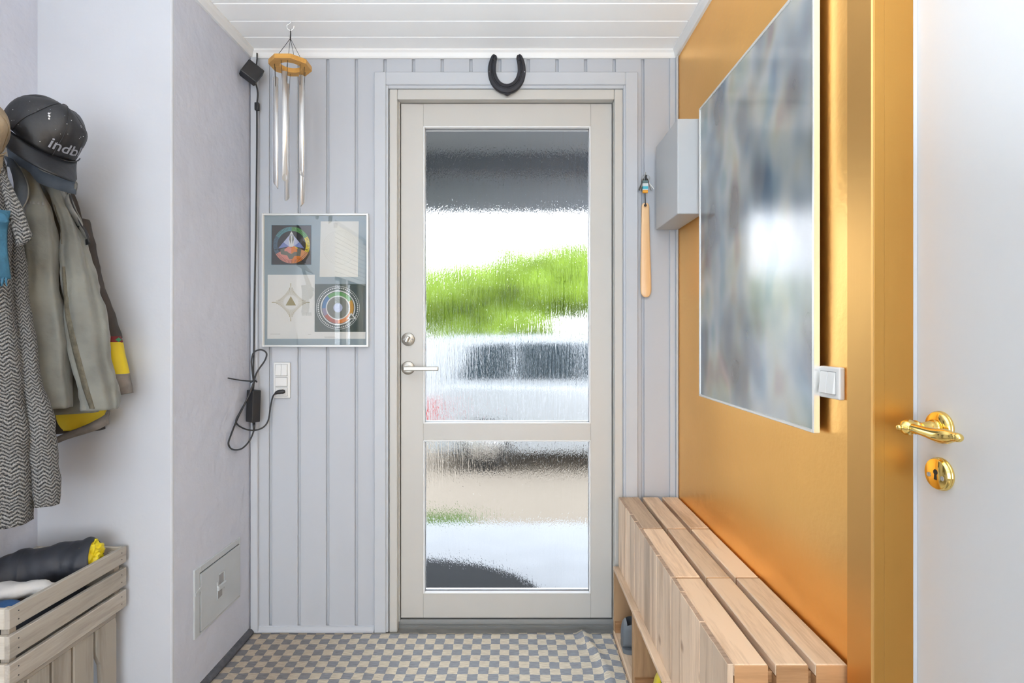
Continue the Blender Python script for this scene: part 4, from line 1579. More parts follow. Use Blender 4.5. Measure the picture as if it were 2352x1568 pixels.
# along the corner from above, down to the bundle, into the brick; then the loop and the run to the plug
tube(bm, [Q(590, 250, 2.112), Q(590, 330, 2.112), Q(588, 500, 2.113), Q(584, 700, 2.113), Q(583, 800, 2.11), Q(582, 850, 2.10), Q(583, 880, 2.09), Q(581, 898, 2.085)], 0.0031, 8, 5)
tube(bm, [Q(583, 880, 2.09), Q(579, 850, 2.088), Q(578, 825, 2.088), Q(584, 808, 2.09), Q(600, 803, 2.093), Q(612, 811, 2.095), Q(608, 828, 2.095), Q(590, 855, 2.09), Q(580, 885, 2.07), Q(566, 920, 2.055), Q(546, 960, 2.05),
          Q(530, 1000, 2.05), Q(525, 1020, 2.05), Q(535, 1032, 2.052), Q(555, 1030, 2.06), Q(573, 1012, 2.07), Q(583, 988, 2.08), Q(583, 970, 2.085)], 0.0030, 8, 6)
tube(bm, [Q(586, 872, 2.08), Q(572, 908, 2.06), Q(552, 945, 2.055), Q(542, 968, 2.055), Q(556, 982, 2.06), Q(580, 988, 2.075), Q(603, 982, 2.095), Q(616, 965, 2.105), Q(622, 930, 2.11), Q(627, 910, 2.11), Q(634, 902, 2.112)], 0.0030, 8, 6)
obj('cord', bm, M['cable'], ch, True)
bm = BM()
tube(bm, [Q(524, 868, 2.05), Q(540, 871, 2.055), Q(560, 874, 2.07), Q(586, 875, 2.083)], [0.0022, 0.0024, 0.0024, 0.0024], 8, 4)
tube(bm, [Q(576, 878, 2.09), Q(584, 873, 2.075), Q(590, 877, 2.09)], 0.003, 8, 4)
obj('cable_tie', bm, M['cable'], ch, True)
bm = BM()
tube(bm, [Q(632, 904, 2.106), Q(637, 901, 2.106), Q(646, 899.5, 2.108), Q(654, 899, 2.11)], [0.0045, 0.0075, 0.0085, 0.006], 14, 4)
lathe(bm, [(0.0085, 0), (0.009, 0.004), (0.007, 0.0125), (0, 0.0125)], Q(648, 899.5, 2.112), (0, 1, 0), 16)
obj('plug', bm, M['black'], ch, True)
bm = BM()
tube(bm, [Q(583, 968, 2.085), Q(583.5, 980, 2.083), Q(583.5, 990, 2.08)], [0.0055, 0.005, 0.0036], 10)
obj('strain_relief', bm, M['black'], ch, True)

# small black transmitter box at the top of the corner, with its lead
tx = empty('corner_transmitter', Q(580, 170, 2.07), 'small black box fixed in the ceiling corner, a cable hanging from it', 'electronics')
bm = BM()
c = P(578, 167, 2.06)
box(bm, -0.031, 0.031, -0.020, 0.020, -0.031, 0.031, 0.003, 2)
xform(bm, bm.verts, Matrix.Translation(c) @ Matrix.Rotation(math.radians(24), 4, 'Y') @ Matrix.Rotation(math.radians(-20), 4, 'X') @ Matrix.Rotation(math.radians(30), 4, 'Z'))
obj('casing', bm, M['black'], tx)
bm = BM()
tube(bm, [Q(583, 186, 2.07), Q(589, 197, 2.085), Q(592, 215, 2.1), Q(590.5, 236, 2.112)], 0.0031, 8, 5)
tube(bm, [Q(587, 192, 2.082), Q(585, 188, 2.075)], [0.0045, 0.0055], 8)
obj('lead', bm, M['cable'], tx, True)
bm = BM()
tube(bm, [Q(590.5, 122, 2.11), Q(590.5, 135, 2.11), Q(589, 150, 2.08)], 0.0028, 8)
obj('hanger', bm, M['cable'], tx, True)
bm = BM()
box(bm, Q(585.8, 0, 2.112).x, Q(595.5, 0, 2.112).x, 2.104, 2.119, bz(254, 2.112), bz(236, 2.112), 0.003, 2)
obj('inline_switch', bm, M['black'], tx)

# wind chime below the ceiling
HK = P(667, 48, 1.93)
hk = obj('ceiling_hook', (lambda bm: (tube(bm, [HK + Vector((0, 0, 0.006 + CEIL - HK.z)), HK + Vector((0, 0, CEIL - HK.z - 0.008)), HK + Vector((-0.012, 0, -0.016)), HK + Vector((-0.009, 0, -0.029)),
                                           HK + Vector((0.0, 0, -0.034)), HK + Vector((0.010, 0, -0.029)), HK + Vector((0.013, 0, -0.018))], 0.0018, 8, 4), bm)[1])(BM()), M['white_gloss'], None, True)
tag(hk, 'white screw hook in the ceiling that carries the wind chime', 'hook')
CC = P(667, 150, 1.93)
wc = empty('wind_chime', (CC.x, CC.y, CC.z - 0.4), 'wind chime of five silver tubes under an eight-sided wooden ring', 'wind chime')
ring_z = CC.z
bm = BM()
n_ = 8
ro, ri, th = 0.0715, 0.037, 0.016
ro_p = [(CC.x + ro * math.cos(2 * PI * (k + 0.5) / 8), CC.y + ro * math.sin(2 * PI * (k + 0.5) / 8)) for k in range(8)]
N_ = 48
out = []
for i in range(N_):
    k = i * 8 // N_
    t = (i * 8 / N_) - k
    a, b_ = ro_p[k], ro_p[(k + 1) % 8]
    out.append((a[0] + (b_[0] - a[0]) * t, a[1] + (b_[1] - a[1]) * t))
inn = [(CC.x + ri * math.cos(2 * PI * (i + N_ / 16) / N_), CC.y + ri * math.sin(2 * PI * (i + N_ / 16) / N_)) for i in range(N_)]
z0, z1 = ring_z - th / 2, ring_z + th / 2
V = [[bm.verts.new((q[0], q[1], z)) for q in pl] for pl, z in ((out, z0), (out, z1), (inn, z1), (inn, z0))]
for a in range(4):
    b_ = (a + 1) % 4
    for i in range(N_):
        k = (i + 1) % N_
        bm.faces.new((V[a][i], V[a][k], V[b_][k], V[b_][i]))
bmesh.ops.recalc_face_normals(bm, faces=bm.faces)
obj('wooden_ring', bm, M['ring_wood'], wc)
knot = HK + Vector((0, 0, -0.062))
bm = BM()
for k in range(4):
    a = 2 * PI * (k + 0.4) / 4
    tube(bm, [knot, (CC.x + 0.052 * math.cos(a), CC.y + 0.052 * math.sin(a), z1 - 0.001)], 0.0009, 6)
tube(bm, [HK + Vector((0, 0, -0.031)), HK + Vector((0.001, 0, -0.045)), knot], [0.0016, 0.0022, 0.0026], 8)
obj('hanging_cord', bm, M['cable'], wc, True)
chimes = [(270, 654, 165, 411, 1.0), (198, 634, 178, 430, 1.0), (126, 660, 193, 459, 1.0), (54, 695, 190, 472, 1.0), (-18 + 360, 690, 174, 402, 1.0)]
tube_r = 0.0083
rg_ = 0.0475
for ang, px, pt, pb, _ in chimes:
    a = math.radians(ang)
    x, y = CC.x + rg_ * math.cos(a), CC.y + rg_ * math.sin(a)
    zt, zb_ = EYE + (CY - pt) * y / F, EYE + (CY - pb) * y / F
    n = 28
    cut = {270: (0.6, -1.0), 198: (-1.0, -0.3), 126: (0.2, 1.0), 54: (1.0, 0.3), 342: (-0.6, -1.0)}[ang]
    cl = math.hypot(*cut)
    cut = (cut[0] / cl, cut[1] / cl)
    bm = BM()

    def ringp(r, z, slope):
        return [Vector((x + r * math.cos(q), y + r * math.sin(q), z + slope * (cut[0] * math.cos(q) + cut[1] * math.sin(q)) * tube_r)) for q in [2 * PI * k / n for k in range(n)]]
    loft(bm, [ringp(tube_r - 0.0013, zt, 0), ringp(tube_r, zt, 0), ringp(tube_r, zb_ + 0.005, 1.25), ringp(tube_r - 0.0013, zb_ + 0.005, 1.25), ringp(tube_r - 0.0013, zt, 0)], False, False)
    bmesh.ops.recalc_face_normals(bm, faces=bm.faces)
    obj('chime_tube', bm, M['chime'], wc, True)
    bm = BM()
    for s in (-1, 1):
        ta = a + s * 0.22
        xa, ya = CC.x + 0.052 * math.cos(ta), CC.y + 0.052 * math.sin(ta)
        tx_, ty_ = x + s * tube_r * -math.sin(a), y + s * tube_r * math.cos(a)
        tube(bm, [(xa, ya, z0 + 0.001), (tx_, ty_, zt - 0.035)], 0.0008, 6)
    obj('cord', bm, M['cable'], wc, True)

# horseshoe over the door
hs = empty('horseshoe', (bx(1164, 2.11), 2.11, bz(218, 2.11)), 'black iron horseshoe nailed open end up above the door', 'horseshoe')
half = [(1137, 126, 6.5), (1132.5, 138, 8), (1130, 152, 9), (1130, 166, 9.5), (1134, 181, 10), (1142, 193, 10.5), (1152, 200, 11), (1164, 203, 11.5)]
path = half + [(2 * 1164 - a, b_, c) for a, b_, c in reversed(half[:-1])]
q = catmull(path, 5)
bm = BM()
d_ = 2.108
rings = []
for i, (a, b_, wd) in enumerate(q):
    t = Vector((q[min(i + 1, len(q) - 1)][0] - q[max(i - 1, 0)][0], q[min(i + 1, len(q) - 1)][1] - q[max(i - 1, 0)][1])).normalized()
    nn = Vector((-t.y, t.x))
    e = min(i, len(q) - 1 - i)
    wd *= (0.55, 0.85, 1.0)[min(e, 2)]
    k_ = d_ / F
    cpt = P(a, b_, d_)
    nx_ = Vector((nn.x, 0, -nn.y)) * wd * k_
    rings.append([cpt + nx_ + Vector((0, 0.004, 0)), cpt + nx_ * 0.86 + Vector((0, -0.002, 0)), cpt + nx_ * 0.2 + Vector((0, -0.003, 0)), cpt + nx_ * 0.1 + Vector((0, -0.0005, 0)), cpt - nx_ * 0.15 + Vector((0, -0.0005, 0)),
                  cpt - nx_ * 0.25 + Vector((0, -0.003, 0)), cpt - nx_ * 0.86 + Vector((0, -0.002, 0)), cpt - nx_ + Vector((0, 0.004, 0)), cpt - nx_ + Vector((0, 0.0115, 0)), cpt + nx_ + Vector((0, 0.0115, 0))])
loft(bm, rings)
bmesh.ops.recalc_face_normals(bm, faces=bm.faces)
tc_ = P(1165, 213, d_)
prism(bm, [tc_ + Vector(v) for v in ((-0.022, 0.001, 0.006), (-0.007, 0.0, -0.006), (0.0, 0, -0.009), (0.007, 0.0, -0.006), (0.022, 0.001, 0.006))], (0, 0.01, 0))
obj('shoe_bar', bm, M['iron'], hs)
for px, py in ((1132, 131), (1190, 132)):
    bm = BM()
    sphere(bm, P(px + (3 if px < 1164 else 2), py + 4, d_ - 0.003), 0.0055, 10, 6, (1, 0.5, 1))
    obj('heel_stud', bm, M['iron'], hs, True)
for px, py in ((1124.5, 165.5), (1204.5, 165.5)):
    bm = BM()
    lathe(bm, [(0.0028, 0.0), (0.0028, 0.003), (0.0012, 0.0034), (0.0, 0.003)], P(px, py, d_ + 0.001), (0, -1, 0), 10)
    obj('screw', bm, M['alu'], hs)
for s in (-1, 1):
    for t in (0.22, 0.31, 0.40):
        a, b_, wd = q[int(t * (len(q) - 1))]
        a = a if s < 0 else 2 * 1164 - a
        bm = BM()
        c = P(a, b_, d_)
        box(bm, c.x - 0.0022, c.x + 0.0022, c.y - 0.0016, c.y + 0.002, c.z - 0.005, c.z + 0.005)
        obj('nail_hole', bm, M['dark'], hs)
# the shoe stands off on the frame: a wooden spacer is not visible, its back touches the surround

# keys and shoehorn on a hook right of the door
KY = YB - 0.004
kx = bx(1482, 2.12)
kz = bz(399, 2.12)
ho = obj('key_hook', (lambda bm: (tube(bm, [(kx, YB + 0.002, kz - 0.008), (kx, YB - 0.016, kz - 0.010), (kx, YB - 0.024, kz - 0.006), (kx, YB - 0.026, kz + 0.004)], 0.0016, 8, 4), bm)[1])(BM()), M['steel'], None, True)
tag(ho, 'small steel hook right of the door frame holding keys and the shoehorn', 'hook')
ky = empty('key_bunch', (kx, 2.115, kz - 0.06), 'bunch of keys with a blue, white and orange fob on the small hook', 'keys')
hy = 2.117
bm = BM()
for dx, r, t in ((-0.004, 0.0115, 0.25), (0.005, 0.0115, -0.3)):
    pts = [(kx + dx + r * math.cos(a) * math.cos(t), hy - 0.002 + r * math.cos(a) * math.sin(t), kz - 0.018 + r * math.sin(a)) for a in [2 * PI * k / 20 for k in range(21)]]
    tube(bm, pts, 0.0009, 6)
obj('key_ring', bm, M['steel'], ky, True)
for i, (px, py, ang) in enumerate(((1473, 436, 25), (1470, 428, 14), (1493, 432, -38), (1491, 441, -18))):
    bm = BM()
    lathe(bm, [(0.0, -0.0009), (0.0085, -0.0009), (0.0085, 0.0009), (0.0, 0.0009)], (0, 0, 0), (0, 1, 0), 16)
    box(bm, -0.0028, 0.0028, -0.0008, 0.0008, -0.040, -0.007)
    for t_ in range(4):
        box(bm, 0.0026, 0.0045, -0.0008, 0.0008, -0.038 + t_ * 0.007, -0.0345 + t_ * 0.007)
    top = Vector((kx + (-0.008 if px < 1482 else 0.010), hy + 0.004 - 0.003 * (i % 2) * 2, kz - 0.028))
    xform(bm, bm.verts, Matrix.Translation(top) @ Matrix.Rotation(math.radians(ang), 4, 'Y') @ Matrix.Rotation(math.radians(30 + 20 * i), 4, 'Z'))
    obj('key', bm, M['steel'], ky)
f0, f1 = P(1479, 416, 2.105), P(1483, 443, 2.105)
fob = []
bm = BM()
segs = [(414, 421, 'fob_dark'), (421, 428, 'fob_white'), (428, 434, 'fob_teal'), (434, 436.5, 'fob_white'), (436.5, 443, 'fob_orange')]
M['fob_dark'] = mat('fob_grey_green', (0.10, 0.15, 0.15), 0.4)
M['fob_white'] = mat('fob_white', (0.6, 0.65, 0.65), 0.4)
M['fob_teal'] = mat('fob_teal', (0.05, 0.40, 0.50), 0.4)
M['fob_orange'] = mat('fob_orange', (0.75, 0.32, 0.02), 0.4)
ms_ = ['fob_dark', 'fob_white', 'fob_teal', 'fob_orange']
for a, b_, m in segs:
    box(bm, bx(1476.2, 2.1), bx(1488.2, 2.1), 2.097, 2.107, bz(b_, 2.1), bz(a, 2.1), 0.0 if a > 415 and b_ < 443 else 0.0015, 1, ms_.index(m))
obj('fob', bm, [M[m] for m in ms_], ky)
bm = BM()
tube(bm, [(kx + 0.001, hy - 0.010, kz - 0.010), (kx, hy - 0.014, kz - 0.022), (kx + 0.001, 2.102, bz(416, 2.1))], 0.0022, 6, 3)
obj('strap', bm, M['cable'], ky, True)

sh = empty('shoehorn', (bx(1484.5, 2.118), 2.118, bz(682, 2.118)), 'long pale wooden shoehorn hanging beside the door below the keys', 'shoehorn')
rows = [(465.5, 3.5), (467, 6.2), (470, 8.0), (476, 8.8), (500, 9.1), (560, 10.3), (620, 11.8), (655, 12.3), (668, 12.0), (675, 10.3), (680, 6.6), (682, 2.4)]
q = catmull(rows, 4)
bm = BM()
n = 9
rings = []
for py, hw in q:
    cxp = 1483.2 + (py - 465) / 217 * 1.6
    t = (py - 465) / 217
    ring = []
    for side in (0, 1):
        for k in range(n):
            u = -1 + 2 * k / (n - 1)
            if side:
                u = -u
            p_ = P(cxp + u * hw, py, 2.117)
            p_.y += -0.0035 * (1 - u * u) * (0.35 + 0.9 * t) * hw / 12 + (0.0028 if side else 0) + 0.004 + 0.004 * math.sin(t * 2.6)
            ring.append(p_)
    rings.append(ring)
loft(bm, rings)
bmesh.ops.recalc_face_normals(bm, faces=bm.faces)
obj('blade', bm, M['horn_wood'], sh, True)
bm = BM()
tube(bm, [(kx, 2.112, kz - 0.012), (bx(1481.5, 2.11), 2.108, bz(440, 2.11)), (bx(1482, 2.11), 2.110, bz(455, 2.11)), (bx(1483, 2.11), 2.112, bz(470, 2.11))], 0.0018, 6, 3)
sphere(bm, (bx(1482.6, 2.11), 2.1125, bz(471, 2.11)), 0.0055, 10, 8, (1, 0.6, 1))
obj('loop', bm, M['cable'], sh, True)

# ================================================================== ON THE GOLD WALL
# grey enamel cabinet in the corner
cx0, cy0_, cz0, cz1 = 0.5505, 1.830, EYE + (CY - 491) * 1.83 / F, EYE + (CY - 272) * 1.83 / F
cb = empty('wall_cabinet', (0.595, 1.98, cz0), 'plain pale grey metal box on the gold wall in the corner by the door', 'cabinet')
obj('cover', bbox(cx0, XR - 0.006, cy0_, YB - 0.029, cz0, cz1, 0.003, 2), M['cabinet'], cb)
obj('back_plate', bbox(XR - 0.006, XR, cy0_ + 0.004, YB - 0.032, cz0 + 0.004, cz1 - 0.004), M['cabinet'], cb)

# big soft-focus poster in a thin metal frame
px_f = 0.6165
py1 = F * px_f / (1605 - CX)
py0 = F * px_f / (1868.5 - CX)
pz1, pz0 = EYE + (CY - 250) * py1 / F, EYE + (CY - 909) * py1 / F
po = empty('framed_poster', (0.63, (py0 + py1) / 2, pz0), 'large framed poster of blurred colours on the gold wall above the benches', 'picture')
bm = BM()
wf = 0.007
for (a, b_, c, e) in ((py0, py0 + wf, pz0, pz1), (py1 - wf, py1, pz0, pz1), (py0 + wf, py1 - wf, pz0, pz0 + wf), (py0 + wf, py1 - wf, pz1 - wf, pz1)):
    box(bm, px_f, XR - 0.0105, a, b_, c, e, 0.0012)
obj('frame', bm, M['alu_pale'], po)
obj('print', bbox(px_f + 0.003, px_f + 0.008, py0 + 0.005, py1 - 0.005, pz0 + 0.005, pz1 - 0.005), M['poster'], po)
bm = BM()
box(bm, XR - 0.012, XR, py0 + 0.10, py0 + 0.13, pz1 - 0.05, pz1 - 0.03)
box(bm, XR - 0.012, XR, py1 - 0.13, py1 - 0.10, pz1 - 0.05, pz1 - 0.03)
box(bm, XR - 0.012, XR, (py0 + py1) / 2 - 0.05, (py0 + py1) / 2 + 0.05, pz0 + 0.03, pz0 + 0.05)
box(bm, px_f + 0.0085, XR - 0.0115, py0 + 0.006, py1 - 0.006, pz0 + 0.006, pz1 - 0.006)
obj('backing', bm, M['seam'], po)

# light switch
LX = 0.6285
ly1, ly0 = F * LX / (1880.5 - CX), F * LX / (1927 - CX)
lz1_, lz0_ = EYE + (CY - 839.5) * ly1 / F, EYE + (CY - 910) * ly1 / F
sw = empty('light_switch', (XR, (ly0 + ly1) / 2, lz0_), 'square white double light switch on the gold wall beside the poster', 'switch')
obj('cover_plate', bbox(LX, XR, ly0, ly1, lz0_, lz1_, 0.003, 2), M['white_plastic'], sw)
m_ = 0.0105
a0, a1, c0, c1 = ly0 + m_, ly1 - m_ * 0.8, lz0_ + m_ * 0.95, lz1_ - m_ * 0.95
obj('seam', bbox(LX - 0.0008, LX + 0.004, a0 - 0.0012, a1 + 0.0008, c0 - 0.001, c1 + 0.001), M['seam'], sw)
mid = (a0 + a1) / 2
for p0, p1 in ((a0, mid - 0.0003), (mid + 0.0003, a1)):
    bm = BM()
    box(bm, LX - 0.006, LX + 0.002, p0, p1, c0, c1, 0.0010)
    for v in bm.verts:
        if v.co.x < LX - 0.002:
            v.co.x += 0.0045 * abs((v.co.z - c0) / (c1 - c0))
    obj('rocker', bm, M['white_plastic'], sw)

# ================================================================== ON THE LEFT WALL: the soot hatch
ha = empty('soot_hatch', (XL, 1.898, 0.183), 'grey metal soot door low on the left chimney wall', 'hatch')
hy0, hy1, hz0, hz1 = 1.752, 2.046, 0.184, 0.409
bm = BM()
t0, t1 = XL - 0.004, XL + 0.005
for (a, b_, c, e) in ((hy0, hy0 + 0.030, hz0, hz1), (hy1 - 0.006, hy1, hz0, hz1), (hy0 + 0.030, hy1 - 0.006, hz0, hz0 + 0.008), (hy0 + 0.030, hy1 - 0.006, hz1 - 0.022, hz1)):
    box(bm, t0, t1, a, b_, c, e, 0.002)
obj('hatch_frame', bm, M['hatch'], ha)
bm = BM()
box(bm, t0, XL + 0.0015, hy0 + 0.029, hy1 - 0.005, hz0 + 0.007, hz1 - 0.021)
obj('seam', bm, M['dark'], ha)
bm = BM()
pz_ = [(hy0 + 0.033, hz0 + 0.011), (hy1 - 0.009, hz0 + 0.011), (hy1 - 0.009, hz1 - 0.025), (hy0 + 0.033, hz1 - 0.025), (hy0 + 0.033, hz1 - 0.067), (hy0 + 0.003, hz1 - 0.076), (hy0 + 0.003, hz1 - 0.086), (hy0 + 0.033, hz1 - 0.080)]
prism(bm, [(XL + 0.001, y, z) for y, z in pz_], (0.006, 0, 0))
door_p = obj('hatch_door', bm, M['hatch'], ha)
hcy, hcz = 1.903, EYE - (1343 - CY) * 1.903 / F
bm = BM()
# rim of the two-lobed recessed pull, and its bar
box(bm, XL + 0.0065, XL + 0.0095, hcy - 0.024, hcy - 0.020, hcz - 0.042, hcz + 0.020)
box(bm, XL + 0.0065, XL + 0.0095, hcy + 0.020, hcy + 0.024, hcz - 0.020, hcz + 0.042)
box(bm, XL + 0.0065, XL + 0.0095, hcy - 0.024, hcy + 0.010, hcz - 0.044, hcz - 0.040)
box(bm, XL + 0.0065, XL + 0.0095, hcy - 0.010, hcy + 0.024, hcz + 0.040, hcz + 0.044)
box(bm, XL + 0.0065, XL + 0.016, hcy - 0.026, hcy + 0.026, hcz - 0.010, hcz + 0.006, 0.002)
obj('pull_bar', bm, M['hatch'], door_p)
bm = BM()
box(bm, XL + 0.0068, XL + 0.0074, hcy - 0.022, hcy + 0.010, hcz - 0.042, hcz - 0.008)
box(bm, XL + 0.0068, XL + 0.0074, hcy - 0.010, hcy + 0.022, hcz + 0.004, hcz + 0.042)
obj('pull_recess', bm, M['seam'], door_p)

# added uplighter, out of view, put in to brighten the ceiling and hall
fl = empty('added_floor_lamp', (0.12, -0.22, 0.0), 'added short white uplighter, unseen under the camera, brightening the ceiling', 'lamp')
bm = BM()
lathe(bm, [(0.0, 0.0), (0.12, 0.0), (0.12, 0.012), (0.03, 0.022), (0.0, 0.022)], (0.12, -0.22, 0.0), (0, 0, 1), 32)
obj('base', bm, M['white_gloss'], fl, True)
bm = BM()
tube(bm, [(0.12, -0.22, 0.02), (0.12, -0.22, 0.68)], 0.011, 14)
obj('pole', bm, M['white_gloss'], fl, True)
bm = BM()
lathe(bm, [(0.012, 0.675), (0.08, 0.685), (0.14, 0.72), (0.172, 0.79), (0.176, 0.79), (0.145, 0.714), (0.084, 0.678), (0.0, 0.666)], (0.12, -0.22, 0.0), (0, 0, 1), 36)
obj('shade', bm, M['white_gloss'], fl, True)

# ================================================================== THE COAT CORNER
rack = empty('coat_rack', (XA, 1.32, 1.70), 'coat rack board on the alcove side wall, almost hidden behind the hanging clothes', 'coat rack')
obj('rail', bbox(XA, XA + 0.018, 1.02, 1.60, 1.665, 1.735, 0.003), M['crate_y'], rack)
for y_ in (1.12, 1.28, 1.44, 1.54):
    bm = BM()
    tube(bm, [(XA + 0.016, y_, 1.705), (XA + 0.05, y_, 1.69), (XA + 0.085, y_, 1.70), (XA + 0.092, y_, 1.73)], 0.005, 10, 4)
    sphere(bm, (XA + 0.092, y_, 1.735), 0.009, 12, 8)
    obj('coat_hook', bm, M['steel'], rack, True)


def cloth(name, rows, m, parent, seed=0, folds=((3, 0.10), (7, 0.035)), sup=1.0, n=72, per=7, hem=0.02, top_close=True, crumple=0.006, square=0.85):
    """hanging cloth: rows (photo y, left x, right x, depth, thickness in metres), smoothed, with vertical folds and a hollow hem"""
    q = catmull(rows, per)
    rings = []
    for j, (py, a, b_, d, th) in enumerate(q):
        s = ((a + b_) / 2 - CX) / F
        ln = math.sqrt(1 + s * s)
        u = Vector((1, -s, 0)) / ln
        w_ = Vector((s, 1, 0)) / ln
        c = P((a + b_) / 2, py, d)
        hw = (b_ - a) / 2 * d / F / ln
        ring = []
        v_ = j / (len(q) - 1)
        for k in range(n):
            t = 2 * PI * k / n
            f = 1.0
            for kk, am in folds:
                f += am * math.sin(kk * t + seed * 1.7 + kk + 2.2 * noise.noise(Vector((seed, kk, v_ * 2.2)))) * min(1, v_ * 3 + 0.25)
            ct, st = math.cos(t), math.sin(t)
            x = math.copysign(abs(ct) ** square, ct) * hw * (1 + (f - 1) * 0.25)
            y = math.copysign(abs(st) ** square, st) * th / 2 * f
            p_ = c + u * x + w_ * y
            nz = noise.noise(p_ * 14 + Vector((seed * 7, 0, 0))) + 0.5 * noise.noise(p_ * 34 + Vector((0, seed, 0)))
            nv = (u * ct + w_ * st)
            ring.append(p_ + nv * nz * crumple + Vector((0, 0, 0.004 * noise.noise(p_ * 20) if 0 < j else 0)))
        rings.append(ring)
    if hem:
        last = rings[-1]
        c = sum(last, Vector()) / n
        rings.append([p_ + (c - p_).normalized() * 0.004 for p_ in last])
        rings.append([p_ + (c - p_).normalized() * 0.007 + Vector((0, 0, hem * 2)) for p_ in last])
    bm = BM()
    loft(bm, rings, True, True, uv=True)
    bmesh.ops.recalc_face_normals(bm, faces=bm.faces)
    return obj(name, bm, m, parent, True)


from mathutils.bvhtree import BVHTree


def strip_on(name, host, rows, m, thick):
    """a narrow strip lying on host's cloth; rows (photo y, left x, right x) are carried onto its surface"""
    c = WL[host.name]
    me = host.data
    tree = BVHTree.FromPolygons([v.co + c for v in me.vertices], [tuple(p.vertices) for p in me.polygons])
    eye = Vector((0, 0, EYE))
    rings = []
    for py, a, b_ in catmull(rows, 5):
        ring, back = [], []
        for k in range(5):
            dv = (P(a + (b_ - a) * k / 4, py, 1.0) - eye).normalized()
            h = tree.ray_cast(eye, dv)
            if h[0] is None:
                continue
            n_ = h[1] if h[1].dot(dv) < 0 else -h[1]
            ring.append(h[0] + n_ * thick * (1.0 if 0 < k < 4 else 0.5))
            back.append(h[0] - n_ * 0.002)
        if len(ring) == 5:
            rings.append(ring + list(reversed(back)))
    bm = BM()
    loft(bm, rings)
    bmesh.ops.recalc_face_normals(bm, faces=bm.faces)
    return obj(name, bm, m, host, True)


def ribbon(name, pts, wid, m, parent, thick=0.003, per=6, dirv=None, ruffle=0.0, piping=None):
    """a strip of cloth along points, its width along dirv"""
    q = [Vector(p) for p in catmull([tuple(p) for p in pts], per)]
    rings = []
    wds = wid if isinstance(wid, (list, tuple)) else [wid] * len(pts)
    wq = [a[0] for a in catmull([(x, 0) for x in wds], per)]
    dq = [Vector(a) for a in catmull([tuple(x) for x in dirv], per)]
    edge = []
    for i, p_ in enumerate(q):
        t = (q[min(i + 1, len(q) - 1)] - q[max(i - 1, 0)]).normalized()
        dv = dq[i].normalized()
        nn = t.cross(dv).normalized() * thick
        r_ = ruffle * noise.noise(p_ * 40)
        e = p_ + dv * wq[i] + nn * (r_ * 10)
        m_ = p_ + dv * wq[i] * 0.5 + nn * (1.2 + r_ * 6)
        rings.append([p_ + nn, m_ + nn, e + nn, e - nn, m_ - nn, p_ - nn])
        edge.append(e)
    bm = BM()
    loft(bm, rings, uv=True)
    bmesh.ops.recalc_face_normals(bm, faces=bm.faces)
    o = obj(name, bm, m, parent, True)
    if piping:
        bm = BM()
        tube(bm, edge, 0.0022, 6)
        obj('piping', bm, piping, o, True)
    return o


# --- dark brown jacket with yellow lining, hung deepest in the corner
bj = empty('brown_jacket', P(200, 1010, 1.585), 'dark brown jacket with yellow cuff bands, mostly hidden behind the grey-green jacket', 'jacket')
cloth('body', [(430, 60, 170, 1.585, 0.04), (560, 80, 205, 1.588, 0.05), (750, 100, 225, 1.59, 0.055), (920, 118, 242, 1.592, 0.055), (990, 124, 246, 1.592, 0.055)], M['brown_cloth'], bj, 1, hem=0)
lin = cloth('lining', [(925, 132, 246, 1.578, 0.044), (945, 133, 246, 1.578, 0.048), (986, 137, 222, 1.580, 0.044)], M['yellow'], bj, 2, crumple=0.008, hem=0)
bm = BM()
pts = [P(122, 1022, 1.556), P(150, 1010, 1.554), P(190, 998, 1.554), P(225, 986, 1.556), P(249, 974, 1.562)]
ribbon('hem_band', pts, [0.016, 0.020, 0.024, 0.030, 0.036], M['cuff'], bj, 0.006, dirv=[Vector((0.05, 0.0, 1))] * 5, ruffle=0.15)
slv = cloth('sleeve', [(505, 168, 206, 1.585, 0.05), (560, 178, 222, 1.585, 0.06), (650, 205, 240, 1.585, 0.06), (720, 228, 260, 1.585, 0.06), (775, 236, 278, 1.585, 0.06)], M['brown_cloth'], bj, 3, hem=0, folds=((2, 0.05),))
cloth('patterned_band', [(772, 236, 279, 1.585, 0.066), (786, 238, 283, 1.585, 0.068)], M['red'], slv, 3, hem=0, folds=((2, 0.03),), crumple=0)
bm = BM()
c = P(273, 780, 1.5515)
prism(bm, [c + Vector((a, 0.0, b_)) for a, b_ in ((-0.0085, 0), (0, 0.006), (0.0085, 0), (0, -0.006))], (0, -0.002, 0))
obj('woven_diamond', bm, M['green_thread'], slv)
cloth('yellow_band', [(785, 240, 282, 1.585, 0.068), (820, 245, 291, 1.585, 0.07), (860, 252, 299, 1.585, 0.072)], M['yellow'], slv, 3, hem=0, folds=((2, 0.04),), crumple=0.002)
cloth('cuff', [(857, 252, 299, 1.585, 0.072), (880, 256, 302, 1.585, 0.074), (903, 260, 306, 1.585, 0.074)], M['cuff'], slv, 3, hem=0.02, folds=((2, 0.05), (5, 0.04)), crumple=0.004)

